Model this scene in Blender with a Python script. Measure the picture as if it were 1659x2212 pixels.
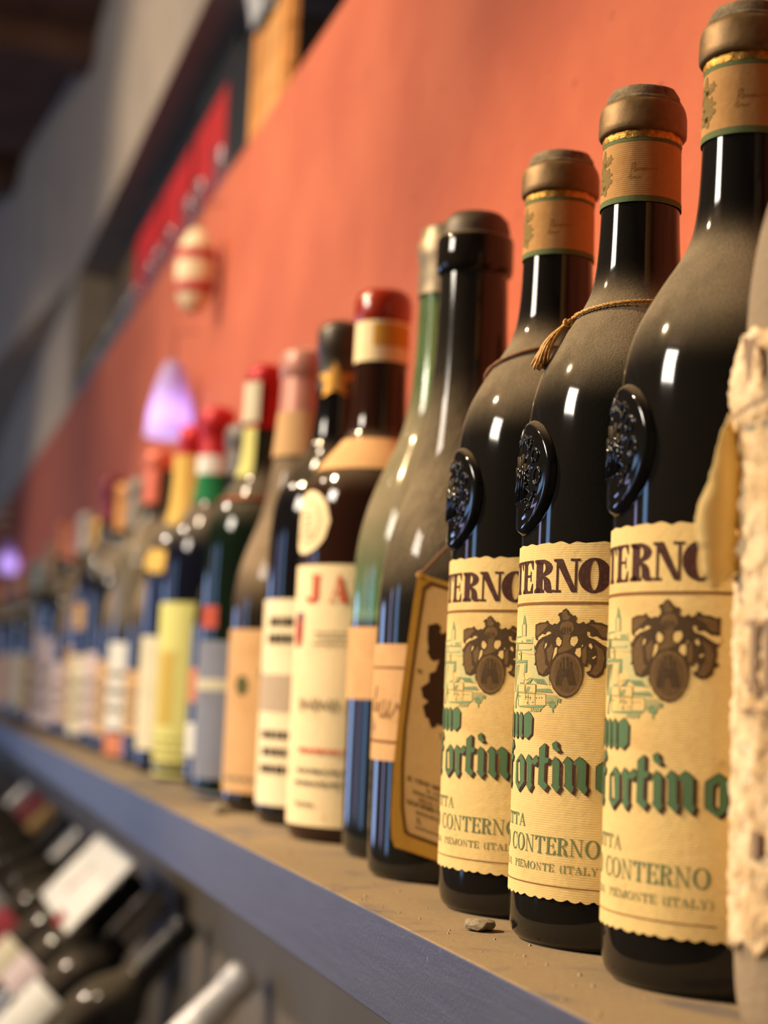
import bpy, bmesh, math, random
from mathutils import Vector, Matrix, noise
from mathutils.geometry import tessellate_polygon

# ------------------------------------------------------------------ scene, camera, light
scene = bpy.context.scene
for o in list(bpy.data.objects):
    bpy.data.objects.remove(o, do_unlink=True)
COL = scene.collection
SH = 1.45                       # height of the shelf top above the floor
R = math.radians

cam_data = bpy.data.cameras.new('camera')
cam = bpy.data.objects.new('camera', cam_data)
COL.objects.link(cam)
cam.matrix_world = Matrix([[0.958611, -0.072705, -0.275278, 0], [-0.281187, -0.089969, -0.955426, 0], [0.044698, 0.993287, -0.106689, 1.531], [0, 0, 0, 1]])
cam_data.sensor_fit = 'HORIZONTAL'
cam_data.sensor_width = 36.0
cam_data.lens = 3600.0 / 1659.0 * 36.0
cam_data.clip_start = 0.02
cam_data.clip_end = 60
cam_data.dof.use_dof = True
cam_data.dof.focus_distance = 0.565
cam_data.dof.aperture_fstop = 10.0
cam_data.dof.aperture_blades = 0
scene.camera = cam

vs = scene.view_settings
vs.view_transform = 'Standard'
vs.look = 'None'
vs.gamma = 1.0
vs.use_curve_mapping = False
vs.exposure = 0.12

world = bpy.data.worlds.new('world')
scene.world = world
world.use_nodes = True
bg = world.node_tree.nodes['Background']
bg.inputs['Color'].default_value = (0.80, 0.72, 0.64, 1)
bg.inputs['Strength'].default_value = 0.14

def aim(o, target):
    d = Vector(target) - o.location
    o.rotation_euler = d.to_track_quat('-Z', 'Y').to_euler()

def spot(name, loc, target, energy, color, size_deg, blend=0.6, radius=0.03):
    l = bpy.data.lights.new(name, 'SPOT')
    l.energy = energy; l.color = color; l.spot_size = R(size_deg); l.spot_blend = blend; l.shadow_soft_size = radius
    o = bpy.data.objects.new(name, l); COL.objects.link(o); o.location = loc; aim(o, target)
    return o

def area(name, loc, target, energy, color, sx, sy):
    l = bpy.data.lights.new(name, 'AREA')
    l.shape = 'RECTANGLE'; l.size = sx; l.size_y = sy; l.energy = energy; l.color = color
    o = bpy.data.objects.new(name, l); COL.objects.link(o); o.location = loc; aim(o, target)
    return o

WARM = (1.0, 0.69, 0.37)
spot('assumed_spot_near', (-0.92, 1.28, SH + 1.20), (0.25, 0.62, SH - 0.06), 178, WARM, 36, 0.85, 0.03)  # assumed key spot, inferred from the warm light on the labels; no fixture built
spot('assumed_spot_wall', (-0.50, 1.20, SH + 1.30), (0.31, 1.38, SH + 0.50), 56, (1.0, 0.80, 0.54), 60, 1.0, 0.04)  # assumed spot for the bright pool on the wall; no lamp modelled
spot('assumed_spot_mid', (-1.05, 2.10, SH + 1.22), (0.25, 1.75, SH + 0.05), 88, (1.0, 0.80, 0.58), 58, 0.9, 0.03)  # assumed spot to light the middle of the row; its fixture is unseen
spot('assumed_spot_far', (-1.05, 4.2, SH + 1.22), (0.25, 3.9, SH + 0.05), 32, (1.0, 0.84, 0.66), 70, 0.9, 0.03)  # one more assumed spot, for the far end of the row
area('assumed_highlight_panel', (-1.95, 0.95, SH + 1.13), (0.25, 0.55, SH + 0.15), 36, (1.0, 0.88, 0.72), 0.55, 0.44)  # added area light for the shoulder and neck highlights; the lamp is assumed
spot('niche_fill_spot', (-0.95, 2.5, SH + 1.26), (0.34, 2.45, SH + 0.85), 34, (1.0, 0.82, 0.62), 62, 1.0, 0.03)  # added fill spot to brighten the red cartons; stands for no known lamp
# assumed daylight: bare area lights by the opposite wall, no windows modelled
area('assumed_daylight_blue', (-2.9, 2.35, SH + 0.15), (0.25, 0.6, SH + 0.1), 6.5, (0.32, 0.58, 1.0), 0.34, 1.1)  # assumed window, inferred from the blue strips reflected in the glass
area('assumed_daylight_lilac', (-2.9, 3.55, SH + 0.15), (0.25, 0.6, SH + 0.1), 4.5, (0.60, 0.58, 1.0), 0.24, 1.1)  # assumed source, added for the narrow lavender strip in the glass
area('assumed_daylight_far', (-2.7, 6.6, SH + 0.00), (0.2, 1.6, SH - 0.15), 30, (0.42, 0.58, 1.0), 1.4, 1.2)  # assumed daylight, inferred from the blue on the shelf edge; no opening built

# ------------------------------------------------------------------ helpers
def link(o, parent=None):
    COL.objects.link(o)
    if parent is not None:
        o.parent = parent
    return o

def mesh_obj(name, me, mat=None, parent=None):
    o = bpy.data.objects.new(name, me)
    if mat is not None and not me.materials:
        me.materials.append(mat)
    return link(o, parent)

def pydata(name, verts, faces, mat=None, parent=None, smooth=False, sharp=None):
    me = bpy.data.meshes.new(name)
    me.from_pydata([tuple(v) for v in verts], [], faces)
    me.validate()
    if smooth:
        me.shade_smooth()
        if sharp:
            me.set_sharp_from_angle(angle=R(sharp))
    me.update()
    return mesh_obj(name, me, mat, parent)

def empty(name, loc, rz=0.0):
    o = bpy.data.objects.new(name, None)
    o.empty_display_size = 0.02
    o.location = loc
    o.rotation_euler = (0, 0, rz)
    return link(o)

def tag(o, label, cat, group=None):
    o['label'] = label; o['category'] = cat
    if group: o['group'] = group
    return o

def struct(o):
    o['kind'] = 'structure'
    return o

def copy_tree(o, parent=None):
    c = o.copy(); COL.objects.link(c); c.parent = parent
    for ch in list(o.children):
        copy_tree(ch, c)
    return c

def box(name, x0, x1, y0, y1, z0, z1, mat=None, parent=None, bevel=0.0):
    bm = bmesh.new()
    bmesh.ops.create_cube(bm, size=1.0)
    for v in bm.verts:
        v.co = Vector((x0 + (v.co.x + .5) * (x1 - x0), y0 + (v.co.y + .5) * (y1 - y0), z0 + (v.co.z + .5) * (z1 - z0)))
    if bevel:
        bmesh.ops.bevel(bm, geom=bm.edges[:], offset=bevel, segments=2, profile=0.6, affect='EDGES')
    me = bpy.data.meshes.new(name); bm.to_mesh(me); bm.free()
    return mesh_obj(name, me, mat, parent)

def smooth_profile(pts, step=0.0022):
    """monotone piecewise-linear control points -> rounded polyline (Chaikin twice)"""
    p = [Vector(q) for q in pts]
    for _ in range(2):
        n = [p[0]]
        for a, b in zip(p[:-1], p[1:]):
            n.append(a * .75 + b * .25); n.append(a * .25 + b * .75)
        n.append(p[-1]); p = n
    return [(v.x, v.y) for v in p]

def lathe(name, prof, mat=None, parent=None, seg=56, rough=None, cap0=False, cap1=False, sharp=50):
    verts, faces = [], []
    n = len(prof)
    for i, (r, z) in enumerate(prof):
        for k in range(seg):
            a = 2 * math.pi * k / seg
            rr, zz = r, z
            if rough:
                d = rough(a, z); rr += d[0]; zz += d[1]
            verts.append((rr * math.cos(a), rr * math.sin(a), zz))
    for i in range(n - 1):
        for k in range(seg):
            k2 = (k + 1) % seg
            faces.append((i * seg + k, i * seg + k2, (i + 1) * seg + k2, (i + 1) * seg + k))
    if cap0: faces.append(tuple(reversed(range(seg))))
    if cap1: faces.append(tuple(range((n - 1) * seg, n * seg)))
    return pydata(name, verts, faces, mat, parent, True, sharp)

def prof_fn(prof):
    def f(z):
        for (r0, z0), (r1, z1) in zip(prof[:-1], prof[1:]):
            if z0 <= z <= z1 and z1 > z0:
                return r0 + (r1 - r0) * (z - z0) / (z1 - z0)
        return prof[-1][0] if z > prof[-1][1] else prof[0][0]
    return f

def cyl_pt(r, th, z):
    """bottle-local: th = 0 is the front (towards the aisle, -X), positive towards -Y"""
    return (-r * math.cos(th), -r * math.sin(th), z)

def paper_patch(name, rf, z0, z1, thc, half, mat, parent, off=.0003, deckle=0.0, pitch=.0045, seed=0, nz=10, shape=None, wrinkle=0.0):
    """a sheet of paper glued round the bottle; rf(z) = bottle radius; angles in degrees"""
    rm = rf((z0 + z1) / 2)
    nt = max(10, int(2 * R(half) * rm / .0009)) if deckle else max(12, int(half * 2 / 4))
    verts, faces = [], []
    for j in range(nz + 1):
        t = j / nz
        for i in range(nt + 1):
            u = i / nt
            th = R(thc - half + 2 * half * u)
            zl, zh = z0, z1
            if shape:
                zl, zh = shape(2 * u - 1, z0, z1)
            if deckle:
                s = th * rm
                zh = zh + deckle * (.55 * abs(math.sin(s / pitch * math.pi * .62 + seed + 1.2 * noise.noise((s * 130, seed, 2)))) - .4 + .7 * noise.noise((s * 240, seed, 0)))
                zl = zl - deckle * (abs(math.sin(s / pitch * math.pi + seed + 1.3 + .9 * noise.noise((s * 120, seed, 5)))) - .6 + .4 * noise.noise((s * 300, seed + 7, 0)))
            z = zl + (zh - zl) * t
            r = rf(z) + off
            if wrinkle:
                r += wrinkle * (noise.noise((th * 9, z * 60, seed)) + .6)
            verts.append(cyl_pt(r, th, z))
    w = nt + 1
    for j in range(nz):
        for i in range(nt):
            faces.append((j * w + i, (j + 1) * w + i, (j + 1) * w + i + 1, j * w + i + 1))
    return pydata(name, verts, faces, mat, parent, True)

def flat_tris(polys):
    vs, fs = [], []
    for p in polys:
        b = len(vs)
        vs += [(x, y) for x, y in p]
        for t in tessellate_polygon([[Vector((x, y, 0)) for x, y in p]]):
            fs.append([b + t[0], b + t[1], b + t[2]])
    return vs, fs

def print_mesh(name, polys, r, thc, off, mat, parent, step=.0022, rf=None):
    """flat print (polygons in metres: s along the label, z up) laid round the bottle"""
    vs, fs = flat_tris(polys)
    bm = bmesh.new()
    bv = [bm.verts.new((x, 0, y)) for x, y in vs]
    for f in fs:
        try: bm.faces.new([bv[i] for i in f])
        except ValueError: pass
    xs = [v[0] for v in vs]
    k = math.ceil(min(xs) / step)
    while k * step < max(xs):
        bmesh.ops.bisect_plane(bm, geom=bm.verts[:] + bm.edges[:] + bm.faces[:], plane_co=(k * step, 0, 0), plane_no=(1, 0, 0), dist=1e-6)
        k += 1
    for v in bm.verts:
        th = R(thc) + v.co.x / r
        rr = (rf(v.co.z) if rf else r) + off
        v.co = cyl_pt(rr, th, v.co.z)
    me = bpy.data.meshes.new(name); bm.to_mesh(me); bm.free()
    return mesh_obj(name, me, mat, parent)

def shift(polys, dx, dz, sc=1.0):
    return [[(x * sc + dx, z * sc + dz) for x, z in p] for p in polys]

def tube(path, rad, seg=6, strands=1, twist=0.0, spread=0.0, closed=False):
    """verts, faces of a tube (or twisted strands) along a polyline"""
    P = [Vector(p) for p in path]; n = len(P)
    verts, faces = [], []
    T = []
    for i in range(n):
        a = P[i - 1] if (i > 0 or closed) else P[i]
        b = P[(i + 1) % n] if (i < n - 1 or closed) else P[i]
        T.append((b - a).normalized())
    N = []
    ref = T[0].orthogonal().normalized()
    for i in range(n):
        ref = (ref - T[i] * ref.dot(T[i])).normalized(); N.append(ref.copy())
    dist = [0.0]
    for i in range(1, n): dist.append(dist[-1] + (P[i] - P[i - 1]).length)
    for s in range(strands):
        base = len(verts)
        for i in range(n):
            B = T[i].cross(N[i])
            a0 = 2 * math.pi * s / strands + twist * dist[i]
            c = P[i] + (N[i] * math.cos(a0) + B * math.sin(a0)) * spread
            rr = rad[i] if isinstance(rad, (list, tuple)) else rad
            for k in range(seg):
                a = 2 * math.pi * k / seg
                verts.append(c + (N[i] * math.cos(a) + B * math.sin(a)) * rr)
        m = n if closed else n - 1
        for i in range(m):
            j = (i + 1) % n
            for k in range(seg):
                k2 = (k + 1) % seg
                faces.append((base + i * seg + k, base + i * seg + k2, base + j * seg + k2, base + j * seg + k))
        if not closed:
            faces.append(tuple(base + k for k in reversed(range(seg))))
            faces.append(tuple(base + (n - 1) * seg + k for k in range(seg)))
    return verts, faces

def resample(path, step):
    P = [Vector(p) for p in path]; out = [P[0]]
    for a, b in zip(P[:-1], P[1:]):
        n = max(1, int((b - a).length / step))
        for i in range(1, n + 1): out.append(a.lerp(b, i / n))
    return out

# ------------------------------------------------------------------ lettering (drawn strokes)
def _rect(a, b, c, d): return [(a, b), (c, b), (c, d), (a, d)]
def _ring(cx, cy, a, b, w, h, t0=0, t1=360, n=20):
    o = []
    for i in range(n):
        u, v = R(t0 + (t1 - t0) * i / n), R(t0 + (t1 - t0) * (i + 1) / n)
        o.append([(cx + a * math.cos(u), cy + b * math.sin(u)), (cx + a * math.cos(v), cy + b * math.sin(v)),
                  (cx + (a - w) * math.cos(v), cy + (b - h) * math.sin(v)), (cx + (a - w) * math.cos(u), cy + (b - h) * math.sin(u))])
    return o
def glyph(c, w=.22, h=.05, sf=.08):
    """roman capital of height 1: (polygons, width)"""
    def stem(x, ww=w, top=True, bot=True):
        o = [_rect(x, 0, x + ww, 1)]
        for on, y, d in ((bot, 0, 1), (top, 1, -1)):
            if on:
                o.append([(x - sf, y), (x + ww + sf, y), (x + ww + sf, y + d * h), (x + ww, y + d * (h + .07)), (x, y + d * (h + .07)), (x - sf, y + d * h)][::d])
        return o
    def arm(x0, x1, y, d, wedge=.2):
        return [_rect(x0, min(y, y + d * h), x1, max(y, y + d * h)), [(x1, y), (x1, y + d * wedge), (x1 - .035, y + d * wedge), (x1 - .16, y + d * h), (x1 - .16, y)][::d]]
    hair = max(h, .045)
    if c == 'I': return stem(sf), w + 2 * sf
    if c == 'T':
        W = w + .56; m = W / 2
        return stem(m - w / 2, top=False) + [_rect(0, 1 - h, W, 1), [(0, 1), (0, .72), (.04, .72), (.18, 1 - h)], [(W, 1), (W, .72), (W - .04, .72), (W - .18, 1 - h)]], W
    if c == 'E':
        W = w + .48
        return stem(sf) + arm(sf, W, 1, -1, .28) + arm(sf, W, 0, 1, .3) + [_rect(sf + w, .49, W - .14, .49 + h), _rect(W - .17, .36, W - .12, .67)], W
    if c == 'F':
        W = w + .45
        return stem(sf) + arm(sf, W, 1, -1, .28) + [_rect(sf + w, .47, W - .12, .47 + h), _rect(W - .15, .34, W - .1, .65)], W
    if c == 'L':
        W = w + .46
        return stem(sf) + arm(sf, W, 0, 1, .32), W
    if c in 'PRB':
        W = w + .46; x = sf + w * .5
        o = stem(sf) + _ring(x + .12, .75, W - x - .12, .25, w * .95, h * 1.2, -90, 90, 12) + [_rect(x, 1 - h * 1.2, x + .13, 1), _rect(x, .5, x + .13, .5 + h * 1.2)]
        if c == 'B':
            o += _ring(x + .12, .26, W - x - .07, .26, w, h * 1.2, -90, 90, 12) + [_rect(x, 0, x + .13, h * 1.2)]
        if c == 'R':
            o += _ring(x + .10, .26, W - x - .16, .26, w * .9, h, 0, 90, 6) + [[(W - .06 - w * .9, .28), (W - .06, .28), (W - .02, .06), (W + .07, .1), (W + .06, .05), (W, -.01), (W - .08 - w * .4, 0), (W - .06 - w * .9, .1)]]
            W += .06
        return o, W
    if c == 'D':
        W = w + .55; x = sf + w * .5
        return stem(sf) + _ring(x + .1, .5, W - x - .1, .5, w, h, -90, 90, 16) + [_rect(x, 1 - h, x + .11, 1), _rect(x, 0, x + .11, h)], W
    if c == 'O':
        W = w * 1.15 + .62
        return _ring(W / 2, .5, W / 2, .525, w * 1.15, h * 1.2, 0, 360, 32), W
    if c in 'CG':
        W = w + .55; m = W / 2 + .02
        o = _ring(m, .5, m, .52, w * 1.1, h * 1.1, 52, 308, 26) + [_rect(W - .06, .66, W - .01, 1.0), _rect(W - .06, .0, W - .01, .3)]
        if c == 'G': o += [_rect(W - w, .02, W, .42), _rect(W - w - sf, .42 - h, W + sf, .42)]
        return o, W
    if c == 'S':
        W = w + .34
        return _ring(W / 2, .745, W / 2, .255, w * .7, h * 1.4, 20, 250, 14) + _ring(W / 2, .26, W / 2, .26, w * .7, h * 1.4, 200, 430, 14) + [[(.02, .72), (w * .75, .55), (W - .02, .28), (W - w * .75, .42)]], W
    if c == 'N':
        W = w + .62
        return [_rect(.1, 0, .1 + hair, 1), _rect(W - .1 - hair, 0, W - .1, 1), [(0, 1), (w * 1.15, 1), (W - .1, .0), (W - .1 - w * .6, 0), (.1, .9), (0, 1 - h)],
                _rect(0, 0, .2 + hair, h), _rect(W - .24 - hair, 1 - h, W, 1)], W
    if c == 'M':
        W = w + .85
        return [_rect(.08, 0, .08 + hair, 1), _rect(W - .08 - w, 0, W - .08, 1), [(0, 1), (w, 1), (W * .47 + w * .3, .1), (W * .47 - .05, 0), (.08, .9)], [(W - .08 - w, 1), (W - .08, 1), (W * .47 + .03, 0), (W * .47 - .03, 0)],
                _rect(0, 0, .16 + hair, h), _rect(W - w - .15, 0, W, h), _rect(W - w - .1, 1 - h, W, 1)], W
    if c == 'A':
        W = w + .62; m = W / 2 - .03
        return [[(.08, 0), (.08 + hair, 0), (m + .05, .93), (m, 1)], [(m, 1), (m + .07, 1), (W - .06, 0), (W - .06 - w, 0), (m - .02, .9)], _rect(.2, .3, W - w, .3 + h), _rect(0, 0, .22, h), _rect(W - w - .14, 0, W, h)], W
    if c in 'VY':
        W = w + .58; m = W / 2
        yb = 0 if c == 'V' else .42
        o = [[(.04, 1), (.04 + w, 1), (m + .07, yb), (m - .05, yb)], [(W - .1, 1), (W - .1 + hair, 1), (m + .05, yb), (m, yb)], _rect(0, 1 - h, w + .1, 1), _rect(W - .2, 1 - h, W, 1)]
        if c == 'Y': o += [_rect(m - w / 2, 0, m + w / 2, .48), _rect(m - w / 2 - sf, 0, m + w / 2 + sf, h)]
        return o, W
    if c == 'W':
        a, wa = glyph('V', w, h, sf)
        return a + shift(a, wa - .2, 0), 2 * wa - .2
    if c == 'U':
        W = w + .55
        return [_rect(.06, .25, .06 + w, 1), _rect(W - .1, .25, W - .1 + hair, 1), _rect(0, 1 - h, w + .12, 1), _rect(W - .18, 1 - h, W, 1)] + _ring(W / 2 - .01, .27, W / 2 - .06, .28, w * .8, h, 180, 360, 12), W
    if c == 'Z':
        W = w + .42
        return [[(W - w, 1), (W, 1), (w, 0), (0, 0)]] + arm(0, W, 0, 1, .25) + [_rect(.02, 1 - h, W, 1), _rect(.02, .75, .06, 1)], W
    if c == 'J':
        W = w + .3
        return [_rect(W - w - .06, .2, W - .06, 1), _rect(W - w - .16, 1 - h, W + .04, 1)] + _ring(W - w - .12, .2, w + .06, .2, w, h, 180, 360, 10), W
    if c == '(': return _ring(.42, .45, .36, .7, .10, .02, 125, 235, 10), .3
    if c == ')': return _ring(-.12, .45, .36, .7, .10, .02, -55, 55, 10), .3
    if c == "'": return [[(.05, 1), (.18, 1), (.12, .72), (.07, .72)]], .22
    if c == '.': return [_rect(.03, 0, .18, .14)], .22
    return [], .38

def text_polys(s, x0, x1, z0, ht, w=.2, h=.05, gap=.09):
    g = [glyph(c, w, h) for c in s]
    tot = sum(a[1] for a in g) + gap * (len(s) - 1)
    k = (x1 - x0) / tot
    out, x = [], x0
    for polys, wd in g:
        out += [[(x + px * k, z0 + py * ht) for px, py in p] for p in polys]
        x += (wd + gap) * k
    return out

def stroke(pts, w):
    """pen line of width w through 2-D points -> quads"""
    o = []
    for (a, b), (c, d) in zip(pts[:-1], pts[1:]):
        v = Vector((c - a, d - b)); L = v.length or 1e-9
        n = Vector((-v.y, v.x)) / L * w / 2; e = v / L * w * .25
        o.append([(a - e.x + n.x, b - e.y + n.y), (a - e.x - n.x, b - e.y - n.y), (c + e.x - n.x, d + e.y - n.y), (c + e.x + n.x, d + e.y + n.y)])
    return o

# ------------------------------------------------------------------ materials
MATS = {}
def srgb(r, g, b):
    f = lambda c: (c / 255 / 12.92) if c / 255 <= .04045 else ((c / 255 + .055) / 1.055) ** 2.4
    return (f(r), f(g), f(b), 1)

class NT:
    def __init__(s, name):
        s.m = bpy.data.materials.new(name); s.m.use_nodes = True
        s.t = s.m.node_tree; s.b = s.t.nodes['Principled BSDF']; s.o = s.t.nodes['Material Output']
    def n(s, typ, **kw):
        x = s.t.nodes.new(typ)
        for k, v in kw.items():
            if k.startswith('_'): setattr(x, k[1:], v)
            else: x.inputs[k.replace('__', ' ')].default_value = v
        return x
    def l(s, a, b): s.t.links.new(a, b)
    def noise(s, scale, detail=4, rough=.6, coord=None, dist=0.0):
        x = s.n('ShaderNodeTexNoise'); x.inputs['Scale'].default_value = scale; x.inputs['Detail'].default_value = detail
        x.inputs['Roughness'].default_value = rough; x.inputs['Distortion'].default_value = dist
        if coord is not None: s.l(coord, x.inputs['Vector'])
        return x
    def coord(s): return s.n('ShaderNodeTexCoord').outputs['Object']
    def ramp(s, fac, stops):
        x = s.n('ShaderNodeValToRGB'); e = x.color_ramp.elements
        while len(e) < len(stops): e.new(.5)
        for el, (p, c) in zip(e, stops): el.position = p; el.color = c
        s.l(fac, x.inputs['Fac']); return x
    def rng(s, v, a, b, c=0.0, d=1.0, smooth=True):
        x = s.n('ShaderNodeMapRange'); x.interpolation_type = 'SMOOTHSTEP' if smooth else 'LINEAR'
        for k, q in zip(('From Min', 'From Max', 'To Min', 'To Max'), (a, b, c, d)): x.inputs[k].default_value = q
        s.l(v, x.inputs['Value']); return x.outputs['Result']
    def math(s, op, a, b=None, clamp=False):
        x = s.n('ShaderNodeMath'); x.operation = op; x.use_clamp = clamp
        for i, q in enumerate((a, b)):
            if q is None: continue
            if isinstance(q, (int, float)): x.inputs[i].default_value = q
            else: s.l(q, x.inputs[i])
        return x.outputs[0]
    def mix(s, fac, a, b):
        x = s.n('ShaderNodeMix'); x.data_type = 'RGBA'
        for i, q in ((0, fac), (6, a), (7, b)):
            if isinstance(q, (int, float)): x.inputs[i].default_value = q
            elif isinstance(q, tuple): x.inputs[i].default_value = q
            else: s.l(q, x.inputs[i])
        return x.outputs[2]
    def bump(s, h, strength=.3, dist=.001):
        x = s.n('ShaderNodeBump'); x.inputs['Strength'].default_value = strength; x.inputs['Distance'].default_value = dist
        s.l(h, x.inputs['Height']); s.l(x.outputs['Normal'], s.b.inputs['Normal']); return x
    def set(s, **kw):
        for k, v in kw.items(): s.b.inputs[k.replace('__', ' ')].default_value = v
        return s

def plain(name, col, rough=.6, metal=0.0, var=.15, scale=60, bump=.15, spec=.5, coat=0.0):
    if name in MATS: return MATS[name]
    t = NT(name); t.set(Roughness=rough, Metallic=metal)
    t.b.inputs['Specular IOR Level'].default_value = spec
    t.b.inputs['Coat Weight'].default_value = coat
    c = t.coord(); n = t.noise(scale, 5, .65, c)
    d = tuple(x * (1 - var * 1.6) for x in col[:3]) + (1,); u = tuple(min(1, x * (1 + var)) for x in col[:3]) + (1,)
    r = t.ramp(n.outputs['Fac'], [(.3, d), (.7, u)])
    t.l(r.outputs['Color'], t.b.inputs['Base Color'])
    if bump: t.bump(n.outputs['Fac'], bump, .0006)
    MATS[name] = t.m; return t.m

def paper(name, col, stain=.35, laid=.25, rough=.85, stain_col=None):
    if name in MATS: return MATS[name]
    t = NT(name); t.set(Roughness=rough)
    t.b.inputs['Specular IOR Level'].default_value = .25
    c = t.coord()
    big = t.noise(38, 5, .6, c, .6); fine = t.noise(420, 4, .6, c)
    sc = stain_col or tuple(x * y for x, y in zip(col[:3], (.66, .50, .33))) + (1,)
    m1 = t.mix(t.rng(big.outputs['Fac'], .47, .78, 0, stain), col, sc)
    m2 = t.mix(t.rng(fine.outputs['Fac'], .35, .75, 0, .16), m1, tuple(x * .6 for x in col[:3]) + (1,))
    spots = t.noise(115, 2, .4, c)
    m3 = t.mix(t.rng(spots.outputs['Fac'], .70, .80, 0, .45), m2, tuple(x * y for x, y in zip(col[:3], (.5, .36, .22))) + (1,))
    t.l(m3, t.b.inputs['Base Color'])
    w = t.n('ShaderNodeTexWave'); w.bands_direction = 'Z'; w.inputs['Scale'].default_value = 420; w.inputs['Distortion'].default_value = 1.2
    t.l(c, w.inputs['Vector'])
    hgt = t.math('ADD', t.math('MULTIPLY', w.outputs['Fac'], laid), t.math('ADD', fine.outputs['Fac'], t.math('MULTIPLY', big.outputs['Fac'], 2.5)))
    t.bump(hgt, .35, .0005)
    MATS[name] = t.m; return t.m

def ink(name, col, wear=.3):
    if name in MATS: return MATS[name]
    t = NT(name); t.set(Roughness=.8); t.b.inputs['Specular IOR Level'].default_value = .2
    n = t.noise(900, 3, .6, t.coord())
    lc = tuple(min(1, x * 1.0 + .10) for x in col[:3]) + (1,)
    t.l(t.mix(t.rng(n.outputs['Fac'], .45, .75, 0, wear), col, lc), t.b.inputs['Base Color'])
    MATS[name] = t.m; return t.m

def bottle_glass(name, col, dust=.75, dust_col=(.29, .235, .155, 1), n0=.10, n1=.55, vert=0.0, vz=(.1, .14), vtop=None, trans=0.0, fill=None, rough=.07, spec=.42, thin=.025, grit=0.0):
    """dark bottle glass under a coat of settled dust: thick where the glass faces up, wiped in patches"""
    if name in MATS: return MATS[name]
    t = NT(name); t.set(Base__Color=col, Roughness=rough, IOR=1.5)
    t.b.inputs['Specular IOR Level'].default_value = spec
    t.b.inputs['Transmission Weight'].default_value = trans
    c = t.coord()
    g = t.n('ShaderNodeNewGeometry'); sep = t.n('ShaderNodeSeparateXYZ'); t.l(g.outputs['Normal'], sep.inputs[0])
    big = t.noise(26, 5, .62, c, .5); fine = t.noise(1500, 2, .6, c)
    up = t.rng(sep.outputs['Z'], n0, n1)
    if vert:
        so = t.n('ShaderNodeSeparateXYZ'); t.l(c, so.inputs[0])
        v = t.rng(so.outputs['Z'], vz[0], vz[1], 0, vert)
        if vtop: v = t.math('MULTIPLY', v, t.rng(so.outputs['Z'], vtop[0], vtop[1], 1, 0))
        up = t.math('MAXIMUM', up, v)
    if fill:
        sf_ = t.n('ShaderNodeSeparateXYZ'); t.l(c, sf_.inputs[0])
        w_ = t.rng(sf_.outputs['Z'], fill[0], fill[1])
        t.l(t.mix(w_, (.004, .007, .008, 1), col), t.b.inputs['Base Color']); t.l(t.math('MULTIPLY', w_, trans), t.b.inputs['Transmission Weight'])
    patch = t.rng(big.outputs['Fac'], .28, .62, .45, 1.0)
    f = t.math('MULTIPLY', up, patch)
    f = t.math('ADD', f, thin)
    f = t.math('MULTIPLY', f, t.rng(fine.outputs['Fac'], .3, .7, .92, 1.05))
    f = t.math('MULTIPLY', f, dust, True)
    d = t.n('ShaderNodeBsdfPrincipled'); d.inputs['Roughness'].default_value = .9; d.inputs['Specular IOR Level'].default_value = .15
    dn = t.mix(fine.outputs['Fac'], tuple(x * .7 for x in dust_col[:3]) + (1,), tuple(min(1, x * 1.25) for x in dust_col[:3]) + (1,))
    t.l(dn, d.inputs['Base Color'])
    bp = t.n('ShaderNodeBump'); bp.inputs['Strength'].default_value = .35 + grit; bp.inputs['Distance'].default_value = .0006
    t.l(t.math('ADD', fine.outputs['Fac'], t.math('MULTIPLY', t.noise(230, 3, .6, c).outputs['Fac'], 1.5 * (grit > 0))), bp.inputs['Height'])
    t.l(bp.outputs['Normal'], d.inputs['Normal'])
    mx = t.n('ShaderNodeMixShader'); t.l(f, mx.inputs[0]); t.l(t.b.outputs[0], mx.inputs[1]); t.l(d.outputs[0], mx.inputs[2])
    t.l(mx.outputs[0], t.o.inputs['Surface'])
    MATS[name] = t.m; return t.m

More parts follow.
